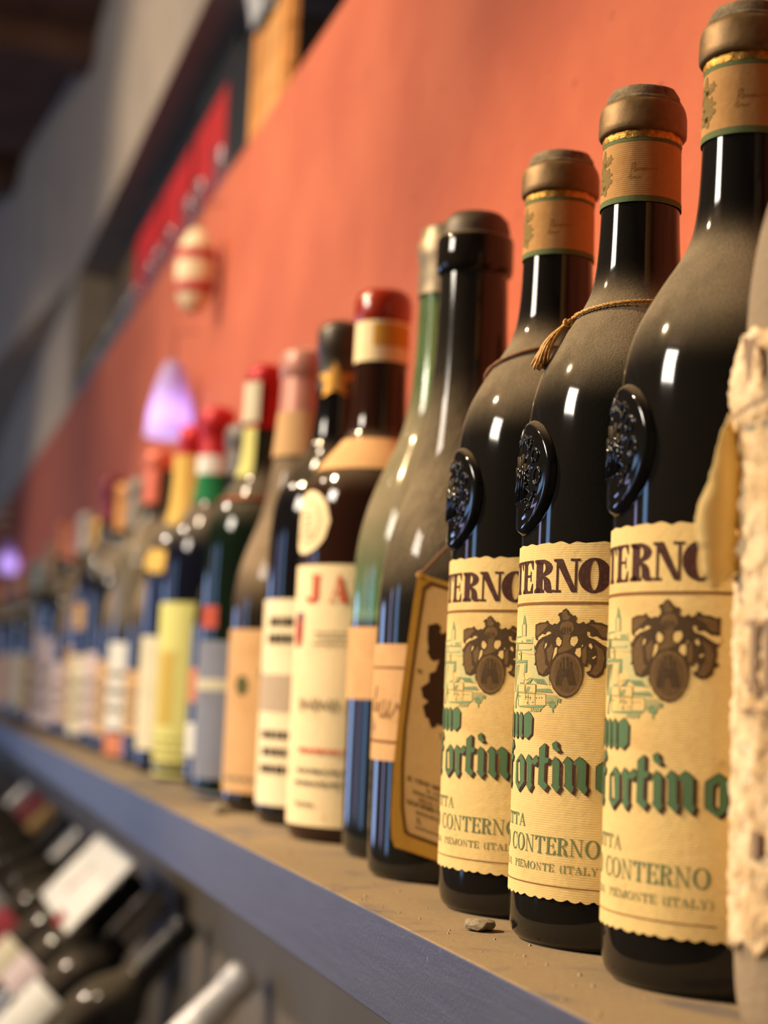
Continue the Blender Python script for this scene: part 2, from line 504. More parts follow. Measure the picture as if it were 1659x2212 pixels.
# ------------------------------------------------------------------ the room
def wall_paint():
    t = NT('terracotta_plaster'); t.set(Roughness=.72); t.b.inputs['Specular IOR Level'].default_value = .25
    c = t.coord(); n = t.noise(9, 6, .6, c); f = t.noise(260, 5, .65, c); p = t.noise(90, 2, .5, c)
    base = t.mix(t.rng(n.outputs['Fac'], .3, .7), srgb(180, 93, 67), srgb(194, 105, 75))
    pits = t.rng(p.outputs['Fac'], .69, .76)
    t.l(t.mix(t.math('MULTIPLY', pits, .5), base, srgb(110, 44, 34)), t.b.inputs['Base Color'])
    h = t.math('SUBTRACT', t.math('ADD', f.outputs['Fac'], t.math('MULTIPLY', n.outputs['Fac'], 3)), t.math('MULTIPLY', pits, 1.5))
    t.bump(h, .35, .0012); return t.m
def shelf_mat():
    t = NT('blue_painted_board'); t.set(Roughness=.42)
    c = t.coord(); g = t.n('ShaderNodeNewGeometry'); s = t.n('ShaderNodeSeparateXYZ'); t.l(g.outputs['Normal'], s.inputs[0])
    st = t.n('ShaderNodeMapping'); st.inputs['Scale'].default_value = (30, 2.5, 30); t.l(c, st.inputs['Vector'])
    n = t.noise(6, 6, .7, st.outputs['Vector'], .4); f = t.noise(500, 4, .7, c); b = t.noise(18, 5, .6, c, .8)
    paint = t.mix(n.outputs['Fac'], srgb(66, 68, 88), srgb(90, 92, 110))
    chips = t.rng(t.noise(160, 3, .6, c).outputs['Fac'], .70, .76, 0, .6)
    paint = t.mix(chips, paint, srgb(150, 150, 165))
    dust = t.mix(f.outputs['Fac'], srgb(124, 109, 86), srgb(160, 142, 114))
    up = t.rng(s.outputs['Z'], .25, .7)
    bare = t.rng(b.outputs['Fac'], .52, .66, 1.0, .35)
    t.l(t.mix(t.math('MULTIPLY', up, bare), paint, dust), t.b.inputs['Base Color'])
    t.l(t.rng(up, 0, 1, .42, .9), t.b.inputs['Roughness'])
    t.bump(t.math('ADD', f.outputs['Fac'], t.math('MULTIPLY', n.outputs['Fac'], .8)), .3, .0008); return t.m
M_WALL = wall_paint()
M_GREY = plain('grey_wall_paint', srgb(126, 114, 98), .7, var=.08, scale=12)
M_GREIGE = plain('greige_plaster', srgb(196, 178, 154), .85, var=.10, scale=8)
M_BLACK = plain('black_paint', srgb(18, 18, 20), .6, var=.2, scale=30)
M_CEIL = plain('brown_ceiling_boards', srgb(112, 78, 60), .8, var=.25, scale=7)
M_FLOOR = plain('dark_floor', srgb(58, 52, 48), .6, var=.15, scale=6)
M_ROOM = plain('room_plaster', srgb(120, 110, 104), .85, var=.08, scale=4)

Y0, Y1 = -2.2, 9.0
WX = .31
struct(box('floor', -3.2, 1.0, Y0, Y1 + .2, -.1, 0, M_FLOOR))
struct(box('wall_right', WX, .66, Y0, Y1, SH - .10, SH + .633, M_WALL))
struct(box('wall_lower', WX, .66, Y0, Y1, 0, SH - .1005, M_GREY))
struct(box('wall_niche', .66, .80, Y0, Y1, SH - .2, SH + 1.5, M_BLACK))
# upper wall over the niche: straight, then bending out into the room
def prism(name, foot, z0, z1, mat):
    n = len(foot)
    v = [(x, y, z0) for x, y in foot] + [(x, y, z1) for x, y in foot]
    f = [tuple(reversed(range(n))), tuple(range(n, 2 * n))] + [(i, (i + 1) % n, n + (i + 1) % n, n + i) for i in range(n)]
    return pydata(name, v, f, mat)
struct(prism('wall_upper', [(WX, Y0), (.66, Y0), (.66, Y1), (-.22, Y1), (.19, 4.75), (WX, 3.46)], SH + .919, SH + 1.42, M_GREIGE))
struct(box('wall_infill', WX, .66, 3.46, Y1, SH + .633, SH + .919, M_GREIGE))
struct(box('ceiling', -3.2, 1.0, Y0, Y1 + .2, SH + 1.42, SH + 1.5, M_CEIL))
for k in range(9):
    y = .4 + k * 1.0
    o = box('trim_%d' % (k + 1), -3.0, WX - .002 - max(0, (y - 3.4) * .1), y, y + .12, SH + 1.36, SH + 1.4195, M_CEIL); struct(o)
struct(box('wall_end', -3.2, .80, Y1, Y1 + .15, 0, SH + 1.42, M_ROOM))
struct(box('wall_back', -3.2, .80, Y0 - .15, Y0, 0, SH + 1.42, M_ROOM))
struct(box('wall_left', -3.2, -3.05, Y0, Y1, 0, SH + 1.42, M_ROOM))

# ------------------------------------------------------------------ the shelf
M_SHELF = shelf_mat()
shelf = empty('display_shelf', (.176, 0, SH - .0355))
tag(shelf, 'long blue painted wooden shelf board with dusty top carrying the old bottles', 'shelf')
def shelf_board():
    bm = bmesh.new(); bmesh.ops.create_cube(bm, size=1)
    x1 = WX - .176
    for v in bm.verts: v.co = Vector(((v.co.x + .5) * x1, Y0 + .1 + (v.co.y + .5) * (Y1 - Y0 - .2), (v.co.z + .5) * .0355))
    e = [e for e in bm.edges if all(v.co.x < .001 for v in e.verts) and abs(e.verts[0].co.y - e.verts[1].co.y) > 1]
    bmesh.ops.bevel(bm, geom=e, offset=.0009, segments=3, profile=.5, affect='EDGES')
    me = bpy.data.meshes.new('board'); bm.to_mesh(me); bm.free(); return me
mesh_obj('board', shelf_board(), M_SHELF, shelf)
M_IRON = plain('black_iron', srgb(24, 24, 26), .5, .6)

# ------------------------------------------------------------------ bottle builder
GL_BLACK = bottle_glass('black_green_glass', (.0045, .005, .0055, 1), dust=.85)
GL_D = bottle_glass('dusty_black_glass', (.006, .007, .007, 1), dust=.86, n0=.0, n1=.35, vert=.75, vz=(.118, .15), vtop=(.195, .235), grit=.7)
GL_E = bottle_glass('pale_green_glass', (.40, .68, .34, 1), dust=.82, n0=.03, n1=.3, vert=.72, vz=(.125, .165), vtop=(.215, .24), trans=.88, fill=(.112, .122), rough=.10)
GL_F = bottle_glass('brown_glass', (.020, .006, .004, 1), dust=.5, n0=.2, n1=.7)
GL_G = bottle_glass('black_glass_clean', (.004, .004, .006, 1), dust=.35, n0=.2, n1=.8)
GL_H = bottle_glass('brown_dusty_glass', (.010, .008, .006, 1), dust=.88, dust_col=(.34, .25, .16, 1), n0=.0, n1=.3, vert=.8, vz=(.125, .16), vtop=(.225, .25))
GL_GREEN = bottle_glass('bottle_green_glass', (.004, .014, .007, 1), dust=.6, n0=.1, n1=.6)
GL_NAVY = bottle_glass('blue_black_glass', (.004, .006, .016, 1), dust=.6, n0=.1, n1=.6)
GL_P = bottle_glass('grey_dusty_glass', (.03, .03, .03, 1), dust=.97, dust_col=(.34, .27, .19, 1), n0=-.9, n1=-.2, grit=.6, thin=.3)

PROFILES = {
 'round': [(.0335, 0), (.0365, .0015), (.0378, .006), (.0380, .014), (.0381, .05), (.0382, .10), (.0381, .145), (.0377, .165), (.0370, .1765), (.0358, .1855), (.0332, .1945), (.0292, .2025), (.0245, .2105), (.0195, .2178), (.0164, .2245), (.0149, .233), (.0142, .243), (.0138, .257), (.0134, .275), (.0132, .284)],
 'slope': [(.034, 0), (.0368, .0015), (.0377, .006), (.0378, .02), (.0379, .08), (.0379, .118), (.0371, .131), (.0352, .145), (.0318, .157), (.0280, .168), (.0243, .1785), (.0212, .190), (.0188, .205), (.0174, .222), (.0164, .24), (.0158, .262), (.0155, .275)],
 'tall': [(.037, 0), (.0405, .002), (.042, .008), (.0425, .02), (.0425, .11), (.0422, .135), (.0408, .153), (.0375, .169), (.0325, .184), (.0268, .197), (.0215, .209), (.0180, .222), (.0160, .24), (.0150, .262), (.0146, .29), (.0145, .30)],
 'squat': [(.036, 0), (.039, .0015), (.0405, .007), (.0407, .02), (.0408, .10), (.0408, .168), (.0403, .180), (.0388, .1885), (.0352, .1975), (.0300, .2055), (.0240, .2125), (.0185, .219), (.0158, .2265), (.0150, .24), (.0147, .262), (.0144, .29)],
}
def scaled(kind, r, h):
    p = PROFILES[kind]; rr = max(a for a, b in p); hh = p[-1][1]
    out = []
    for a, b in p:
        k = a / rr
        # keep the neck about 15 mm whatever the body
        out.append((a * r / rr if k > .6 else .0150 * (a / rr) / .39 * (.6 + .4 * r / rr) if k < .45 else a * (r / rr), b * h / hh))
    return out

def glass_body(prof, mat, parent):
    pr = smooth_profile(prof)
    lathe('glass_body', [(.0005, .002), (prof[0][0] * .9, .0015)] + pr, mat, parent, 64, sharp=60)
    return prof_fn(pr)

def capsule(parent, mat, rf, z0, h, flare=.0012, bead=True, name='capsule', dome=.003):
    a = rf(z0) + .0006; rt = rf(h - .02) + .0006
    p = [(a, z0), (a * .5 + rt * .5, (z0 + h) / 2 - .01), (rt, h - .021)]
    if bead: p += [(rt + flare, h - .0195), (rt + flare, h - .007)]
    p += [(rt + flare * .3, h - .0035), (rt * .8, h - .0008), (rt * .45, h + dome * .4), (.0003, h + dome * .5)]
    return lathe(name, p, mat, parent, 40, cap1=True, sharp=40)

def cork(parent, rf, h, mat):
    r = rf(h)
    return lathe('cork', [(r * .72, h - .01), (r * .72, h + .001), (.0003, h + .0015)], mat, parent, 24, cap1=True)

def bars(rows, x0, x1, z0, z1, seed=0, thick=.45):
    """rows of word-like dashes, too small to read in the photograph"""
    rnd = random.Random(seed); o = []
    dz = (z1 - z0) / rows
    for k in range(rows):
        x = x0 + rnd.random() * .1 * (x1 - x0); z = z1 - (k + 1) * dz
        while x < x1:
            w = (x1 - x0) * (.08 + .16 * rnd.random())
            o.append(_rect(x, z, min(x + w, x1), z + dz * thick)); x += w + (x1 - x0) * .04
    return o

# ------------------------------------------------------------------ materials for print and paper
M_PAPER = paper('aged_laid_paper', srgb(236, 208, 142), .5, .22)
M_PAPER2 = paper('cream_paper', srgb(240, 222, 180), .25, .15)
M_TAN = paper('tan_paper', srgb(214, 172, 122), .35, .1)
M_BAND = paper('neck_band_paper', srgb(190, 146, 90), .8, .3)
M_MAROON = ink('maroon_ink', srgb(72, 40, 34))
M_LINE = ink('ochre_brown_ink', srgb(136, 94, 48))
M_GREENI = ink('green_ink', srgb(86, 120, 86), .12)
M_GREEN2 = ink('dark_green_ink', srgb(96, 112, 72), .35)
M_TEAL = ink('pale_teal_ink', srgb(128, 154, 114), .45)
M_PALE = ink('faint_green_ink', srgb(200, 194, 138), .4)
M_CREST1 = ink('crest_dark_ink', srgb(74, 56, 34), .2)
M_CREST2 = ink('crest_brown_ink', srgb(112, 87, 53), .3)
M_RED = ink('red_ink', srgb(206, 88, 62), .2)
M_GREYI = ink('grey_ink', srgb(120, 112, 96), .3)
M_BLACKI = ink('black_ink', srgb(48, 36, 30), .2)
M_BRONZE = plain('bronze_foil', srgb(132, 104, 64), .55, .35, .25, 120, .35)
M_BRONZE_TOP = plain('dusty_bronze_foil', srgb(128, 114, 88), .85, .0, .45, 160, .8)
M_GOLD = plain('gold_foil', srgb(190, 144, 66), .42, .8, .35, 500, .9)
M_CORD = plain('gold_cord', srgb(216, 164, 88), .55, 0, .35, 900, .3)
M_CORD2 = plain('brown_cord', srgb(132, 86, 48), .6, 0, .35, 900, .3)

FEAT = {'t':[[[20.2,64.4],[23.0,66.3],[23.0,61.6],[24.9,61.6],[24.2,59.9],[22.9,59.7],[22.8,53.9],[24.5,52.7],[23.1,50.7],[20.2,52.6],[20.3,59.6]]],
'i':[[[25.6,59.9],[27.6,62.1],[29.1,60.4],[29.1,53.0],[29.7,52.5],[28.3,50.4],[26.1,52.6],[26.6,53.3],[26.5,59.2]],[[25.9,66.1],[27.8,67.2],[28.1,65.4],[29.2,64.3],[27.9,63.7],[26.5,64.4]]],
'n':[[[30.3,60.2],[32.3,62.5],[33.8,60.7],[34.0,53.4],[34.7,52.8],[33.9,50.5],[31.2,52.7],[31.5,53.7],[31.4,59.5]],[[34.0,60.3],[36.6,62.6],[38.7,60.7],[38.7,53.7],[39.4,52.5],[38.5,50.4],[35.9,52.7],[35.9,53.7],[35.9,59.3]]],
'o1':[[[4.6,59.3],[9.2,62.1],[11.7,60.0],[12.0,53.0],[7.8,49.8],[4.7,52.1]]],
'o1h':[[[7.0,58.9],[8.2,59.4],[9.0,53.1],[8.2,52.7],[7.6,53.2]]],
'r':[[[12.6,60.1],[14.5,62.2],[16.4,60.3],[16.4,53.2],[17.0,52.3],[15.4,50.0],[13.3,52.2],[14.1,52.9],[13.9,58.9]],[[16.2,60.1],[18.9,62.2],[19.9,60.3],[17.8,58.7],[17.2,59.4],[16.2,58.8]]],
'so':[[[10.2,75.0],[13.7,76.4],[15.7,74.7],[15.6,69.1],[13.1,67.3],[10.6,68.2]]],
'sn2':[[[5.7,74.6],[7.9,76.2],[9.1,74.7],[9.2,68.9],[10.0,68.2],[8.7,67.2],[6.4,68.3]]],
'o2':[[[42.1,59.7],[46.0,62.5],[48.4,60.4],[48.4,52.5],[45.7,50.2],[42.3,52.5]]],
'o2h':[[[45.3,58.2],[45.9,58.9],[46.0,53.3],[45.6,52.8],[45.2,53.8]]],
'crest':[[[29.7,110.8],[30.8,109.7],[30.8,109.2],[31.9,108.9],[32.1,108.3],[33.4,108.5],[33.6,107.7],[33.3,106.3],[34.6,105.8],[35.5,106.1],[36.2,106.5],[37.0,105.7],[38.3,106.3],[38.6,107.1],[39.7,107.1],[40.1,106.3],[42.4,106.2],[44.3,105.4],[45.0,105.8],[45.3,105.3],[45.2,100.8],[45.1,98.4],[45.0,97.5],[44.4,97.2],[44.6,95.0],[44.2,93.2],[45.1,92.6],[45.0,92.0],[43.8,91.4],[43.4,89.6],[41.8,88.4],[40.2,88.2],[38.5,88.9],[37.6,90.1],[39.0,90.6],[39.4,92.1],[38.5,93.2],[37.9,91.8],[36.8,91.9],[36.8,88.9],[36.2,86.1],[34.5,83.3],[32.5,81.9],[30.4,81.4],[27.9,82.0],[25.4,84.2],[23.8,87.1],[23.3,89.6],[22.4,88.5],[20.8,88.1],[18.2,88.7],[17.1,90.7],[16.8,91.8],[15.6,91.9],[16.2,93.0],[15.9,94.9],[16.2,96.7],[15.3,97.7],[16.1,98.4],[17.5,100.0],[16.1,100.4],[15.7,101.4],[15.6,105.4],[18.0,106.1],[20.9,106.2],[21.8,106.9],[22.6,105.8],[24.2,105.3],[25.1,105.8],[26.3,105.6],[27.4,106.7],[27.1,108.0],[26.3,108.5],[27.0,109.3],[28.0,109.5],[28.4,110.2]]],
'holes':[[[27.1,101.3],[28.3,100.1],[28.2,99.1],[27.5,98.2],[26.3,98.7],[26.0,100.0],[26.4,101.1]],[[32.8,101.5],[34.1,101.6],[34.5,100.4],[34.2,99.5],[33.2,98.3],[31.9,98.7],[31.6,100.1],[32.1,101.3]],[[25.6,97.7],[26.6,97.9],[26.4,95.9],[24.7,93.8],[25.2,95.9]],[[21.2,99.1],[22.1,99.3],[21.8,98.2],[20.8,97.2]],[[34.0,97.6],[35.5,97.9],[35.7,96.1],[35.6,95.0],[35.0,94.7],[33.5,96.0]],[[38.3,99.2],[39.1,99.4],[39.6,98.2],[39.2,97.6],[38.3,98.4]],[[37.7,103.2],[38.6,103.0],[38.6,101.9],[39.3,101.5],[40.9,101.7],[42.6,100.6],[45.6,100.3],[45.6,98.7],[44.5,98.3],[43.1,99.0],[40.3,100.8],[38.2,101.4],[37.6,102.3]],[[17.5,100.0],[17.5,101.1],[19.7,102.3],[21.2,102.0],[21.9,102.9],[23.0,103.1],[23.9,102.6],[22.4,101.9],[19.7,101.2]],[[39.5,94.8],[40.7,95.4],[40.9,95.1],[40.0,94.3]],[[35.9,98.7],[36.3,99.0],[36.2,98.4],[35.9,98.1]]],
'oval':[[[36.4,89.2],[36.3,87.6],[35.9,86.1],[35.3,84.8],[34.5,83.6],[33.4,82.7],[32.2,82.2],[30.9,81.9],[29.5,82.1],[28.2,82.6],[26.9,83.4],[25.8,84.4],[24.9,85.8],[24.3,87.3],[24.1,88.8],[24.2,90.4],[24.6,91.9],[25.4,93.3],[26.4,94.5],[27.6,95.3],[29.0,95.9],[30.3,96.1],[31.7,95.9],[32.9,95.4],[34.1,94.6],[35.0,93.5],[35.7,92.2],[36.2,90.7]]],
'oval2':[[[35.3,89.3],[35.2,87.9],[34.9,86.7],[34.4,85.5],[33.7,84.6],[32.9,83.8],[31.9,83.3],[30.8,83.2],[29.7,83.3],[28.7,83.7],[27.7,84.4],[26.8,85.3],[26.1,86.4],[25.7,87.6],[25.5,89.0],[25.6,90.3],[25.9,91.6],[26.5,92.8],[27.3,93.7],[28.2,94.5],[29.3,94.9],[30.4,95.1],[31.4,95.0],[32.5,94.6],[33.4,93.9],[34.1,92.9],[34.7,91.8],[35.1,90.6]]],
'helm':[[[32.9,104.5],[32.9,104.0],[32.7,103.5],[32.4,103.1],[32.0,102.8],[31.5,102.5],[31.0,102.3],[30.4,102.3],[29.7,102.3],[29.2,102.5],[28.6,102.7],[28.2,103.1],[27.8,103.5],[27.6,103.9],[27.5,104.4],[27.5,104.9],[27.7,105.4],[28.0,105.8],[28.5,106.1],[29.0,106.4],[29.6,106.6],[30.2,106.6],[30.8,106.6],[31.4,106.4],[31.9,106.2],[32.3,105.8],[32.6,105.4],[32.8,105.0]]],
'lite':[[[29.0,102.1],[31.8,102.2],[31.0,100.1],[31.9,98.3],[33.0,98.1],[30.9,96.9],[27.3,95.9],[26.7,97.0],[28.4,98.2],[28.8,100.1]],[[16.5,105.1],[20.9,105.8],[22.3,105.3],[20.3,103.7],[17.1,101.4],[16.2,102.1]],[[18.0,98.6],[20.8,100.5],[20.2,98.1],[21.1,95.4],[21.6,92.1],[22.9,91.5],[20.4,88.9],[18.1,89.8],[17.2,92.5],[16.6,95.3]],[[38.4,105.7],[42.4,105.4],[44.5,104.5],[44.6,101.4],[42.6,101.7],[41.1,104.0]],[[40.3,99.0],[42.7,97.7],[43.7,95.0],[42.9,90.9],[41.1,89.0],[39.0,89.6],[41.2,93.1],[41.3,96.3]],[[28.2,109.7],[29.8,110.2],[30.4,108.6],[31.5,108.1],[30.8,107.0],[28.3,107.0]],[[36.0,97.0],[37.4,98.9],[37.8,94.8],[37.2,92.5],[36.2,93.4]],[[22.0,97.0],[24.2,99.1],[25.2,96.8],[23.5,92.6],[22.5,94.0]]],
'castle':[[[27.7,92.9],[28.6,93.0],[28.7,90.9],[27.8,90.9]],[[29.1,94.6],[29.6,94.6],[29.8,90.9],[29.2,90.9]],[[30.4,94.8],[31.2,94.8],[31.4,91.0],[30.6,90.9]],[[31.8,93.3],[32.7,93.3],[32.8,91.0],[31.9,91.0]],[[27.3,90.3],[28.0,85.6],[26.3,85.6],[27.1,90.3]],[[27.5,90.9],[33.0,91.0],[33.2,90.4],[27.3,90.3]],[[33.0,90.4],[34.4,85.7],[31.6,85.6],[30.8,88.0],[30.3,88.4],[29.3,87.9],[28.9,85.4],[26.3,85.4],[27.3,90.3]],[[27.9,102.8],[28.2,104.4],[28.7,104.4],[28.5,102.6]],[[29.0,102.6],[29.2,104.6],[29.6,104.6],[29.7,102.6]],[[30.3,102.6],[30.2,104.6],[30.6,104.6],[30.9,102.6]],[[31.3,103.0],[31.1,104.5],[31.5,104.5],[32.0,103.2]]],
'teal':[[[6.0,105.8],[7.3,109.1],[9.3,105.7]],[[-6.5,93.4],[10.9,93.6],[10.8,92.7],[-6.6,92.5]],[[8.8,92.0],[10.7,92.7],[10.7,89.5],[9.0,89.4]],[[10.4,85.7],[14.2,87.5],[21.1,87.3],[22.7,85.5],[17.2,85.9],[14.9,87.2],[13.4,85.9]],[[10.1,82.8],[12.0,84.7],[13.7,84.5],[12.9,82.9]],[[1.1,79.7],[3.7,82.6],[3.8,85.2],[2.4,85.2],[-0.2,79.7],[-1.2,77.3],[1.6,77.1]],[[4.7,78.1],[22.2,78.8],[20.9,78.0],[14.0,77.7],[4.7,77.8]],[[23.5,79.5],[25.3,80.5],[26.7,79.4],[26.5,78.2],[25.4,77.8],[24.0,78.2]],[[25.1,77.7],[25.8,77.8],[25.6,76.4],[25.3,76.4]],[[27.5,81.5],[28.8,81.1],[28.3,79.7],[27.7,79.9]],[[17.3,84.0],[23.9,84.3],[25.2,83.0],[17.4,83.0]],[[-1.5,101.7],[5.1,101.8],[5.5,101.3],[-1.3,101.2]],[[9.5,100.5],[13.3,100.5],[13.4,99.8],[9.8,99.7]]],
'pale':[[[5.5,105.7],[9.2,105.6],[9.2,101.7],[6.0,101.8]],[[-2.4,101.6],[14.1,101.4],[14.1,99.3],[-2.9,99.6]],[[-4.3,99.4],[15.2,98.8],[15.6,95.3],[-5.0,97.0]],[[-5.0,97.0],[5.6,96.8],[5.6,93.7],[-5.2,93.9]],[[11.1,94.4],[15.9,94.6],[17.4,89.8],[23.1,88.5],[23.9,85.3],[15.1,87.6],[11.3,87.4]],[[-6.5,92.2],[8.8,92.0],[9.0,82.9],[-2.8,82.8]],[[22.1,82.3],[27.6,81.5],[27.2,79.0],[22.2,78.8]],[[14.0,77.6],[20.9,77.9],[19.6,76.6],[15.8,76.3]]],
'cream':[[[3.3,82.6],[22.0,82.5],[22.2,78.8],[4.3,78.1]],[[10.4,85.5],[17.0,85.5],[17.0,82.6],[10.7,82.9]],[[3.8,84.9],[9.7,85.0],[9.6,82.9],[4.1,82.8]],[[5.6,86.8],[7.7,89.7],[9.8,86.9]],[[10.3,86.6],[12.6,90.6],[15.0,88.3]],[[-1.2,100.8],[9.1,101.0],[9.3,99.4],[-1.0,99.7]],[[1.1,96.5],[4.9,96.4],[5.2,93.9],[1.5,94.0]],[[4.7,91.3],[8.8,91.3],[8.1,89.4],[5.7,89.2]]],
'dots':[[[11.0,81.4],[11.7,81.4],[11.8,80.9],[11.1,80.9]],[[12.4,81.4],[13.1,81.4],[13.1,80.9],[12.4,80.9]],[[13.6,81.3],[14.2,81.3],[14.3,80.8],[13.7,80.8]],[[17.3,81.2],[17.8,81.2],[17.9,80.7],[17.3,80.7]],[[18.8,81.3],[19.3,81.3],[19.3,80.8],[18.8,80.8]],[[20.1,81.4],[20.5,81.4],[20.6,80.9],[20.1,80.9]],[[11.7,79.5],[12.4,79.5],[12.4,79.0],[11.7,79.0]],[[15.3,79.7],[15.9,79.7],[16.0,79.2],[15.4,79.2]],[[2.8,95.9],[4.1,95.9],[4.1,95.3],[2.9,95.4]],[[5.6,100.1],[6.6,100.1],[6.7,99.6],[5.7,99.6]],[[13.0,97.4],[13.7,97.4],[13.7,96.9],[13.1,96.9]],[[5.7,86.0],[6.7,86.0],[6.8,85.5],[5.8,85.5]],[[7.5,86.0],[8.3,86.0],[8.4,85.5],[7.5,85.5]],[[5.1,81.6],[6.1,81.6],[6.2,81.1],[5.1,81.1]],[[13.6,81.3],[14.2,81.3],[14.2,80.4],[13.7,80.4]]],
'lines':[[[3.7,82.6],[22.1,82.4],[22.1,82.2],[3.7,82.4]],[[22.0,82.4],[22.2,82.4],[22.4,78.8],[22.2,78.8]],[[3.5,82.6],[4.2,82.6],[4.7,78.1],[4.0,78.1]],[[10.2,85.5],[10.6,85.5],[10.9,80.3],[10.4,80.3]],[[5.4,105.7],[5.8,105.7],[6.2,101.8],[5.8,101.8]],[[8.8,105.6],[9.2,105.6],[9.4,101.7],[9.1,101.7]],[[-2.9,99.6],[14.3,99.3],[14.3,99.1],[-2.8,99.4]],[[-5.3,97.2],[13.1,97.0],[13.1,96.8],[-5.1,97.1]],[[4.9,96.8],[5.4,96.8],[5.7,93.7],[5.2,93.7]],[[10.4,85.6],[17.0,85.6],[17.0,85.4],[10.5,85.4]],[[16.7,85.4],[17.0,85.5],[17.1,82.6],[16.8,82.5]],[[12.2,82.2],[12.6,82.2],[12.8,78.5],[12.5,78.5]],[[16.6,82.3],[16.9,82.3],[17.1,78.6],[16.8,78.6]],[[22.4,82.0],[27.3,82.1],[27.3,82.0],[22.4,81.9]],[[22.4,81.5],[27.3,81.6],[27.3,81.5],[22.4,81.4]],[[22.4,81.0],[27.3,81.1],[27.4,81.0],[22.5,80.9]],[[22.5,80.5],[27.4,80.7],[27.4,80.6],[22.5,80.4]],[[22.5,80.0],[27.4,80.2],[27.4,80.1],[22.5,79.8]],[[22.5,79.5],[27.4,79.8],[27.4,79.7],[22.5,79.3]],[[14.8,77.6],[15.2,77.6],[14.7,76.3],[14.4,76.3]],[[15.9,77.7],[16.3,77.7],[15.8,76.4],[15.5,76.4]],[[17.0,77.7],[17.3,77.7],[16.9,76.4],[16.6,76.4]],[[18.0,77.7],[18.3,77.7],[17.9,76.4],[17.6,76.4]],[[18.9,77.8],[19.2,77.8],[18.8,76.5],[18.6,76.5]],[[19.9,77.8],[20.2,77.8],[19.8,76.5],[19.5,76.5]],[[17.1,87.1],[17.4,87.1],[18.3,85.8],[18.0,85.8]],[[18.2,87.1],[18.5,87.1],[19.3,85.8],[19.0,85.8]],[[19.2,87.1],[19.5,87.1],[20.3,85.9],[20.0,85.9]],[[20.2,87.1],[20.5,87.1],[21.3,85.9],[21.0,85.9]]]}
mm = lambda polys: [[(x / 1000, z / 1000) for x, z in p] for p in polys]

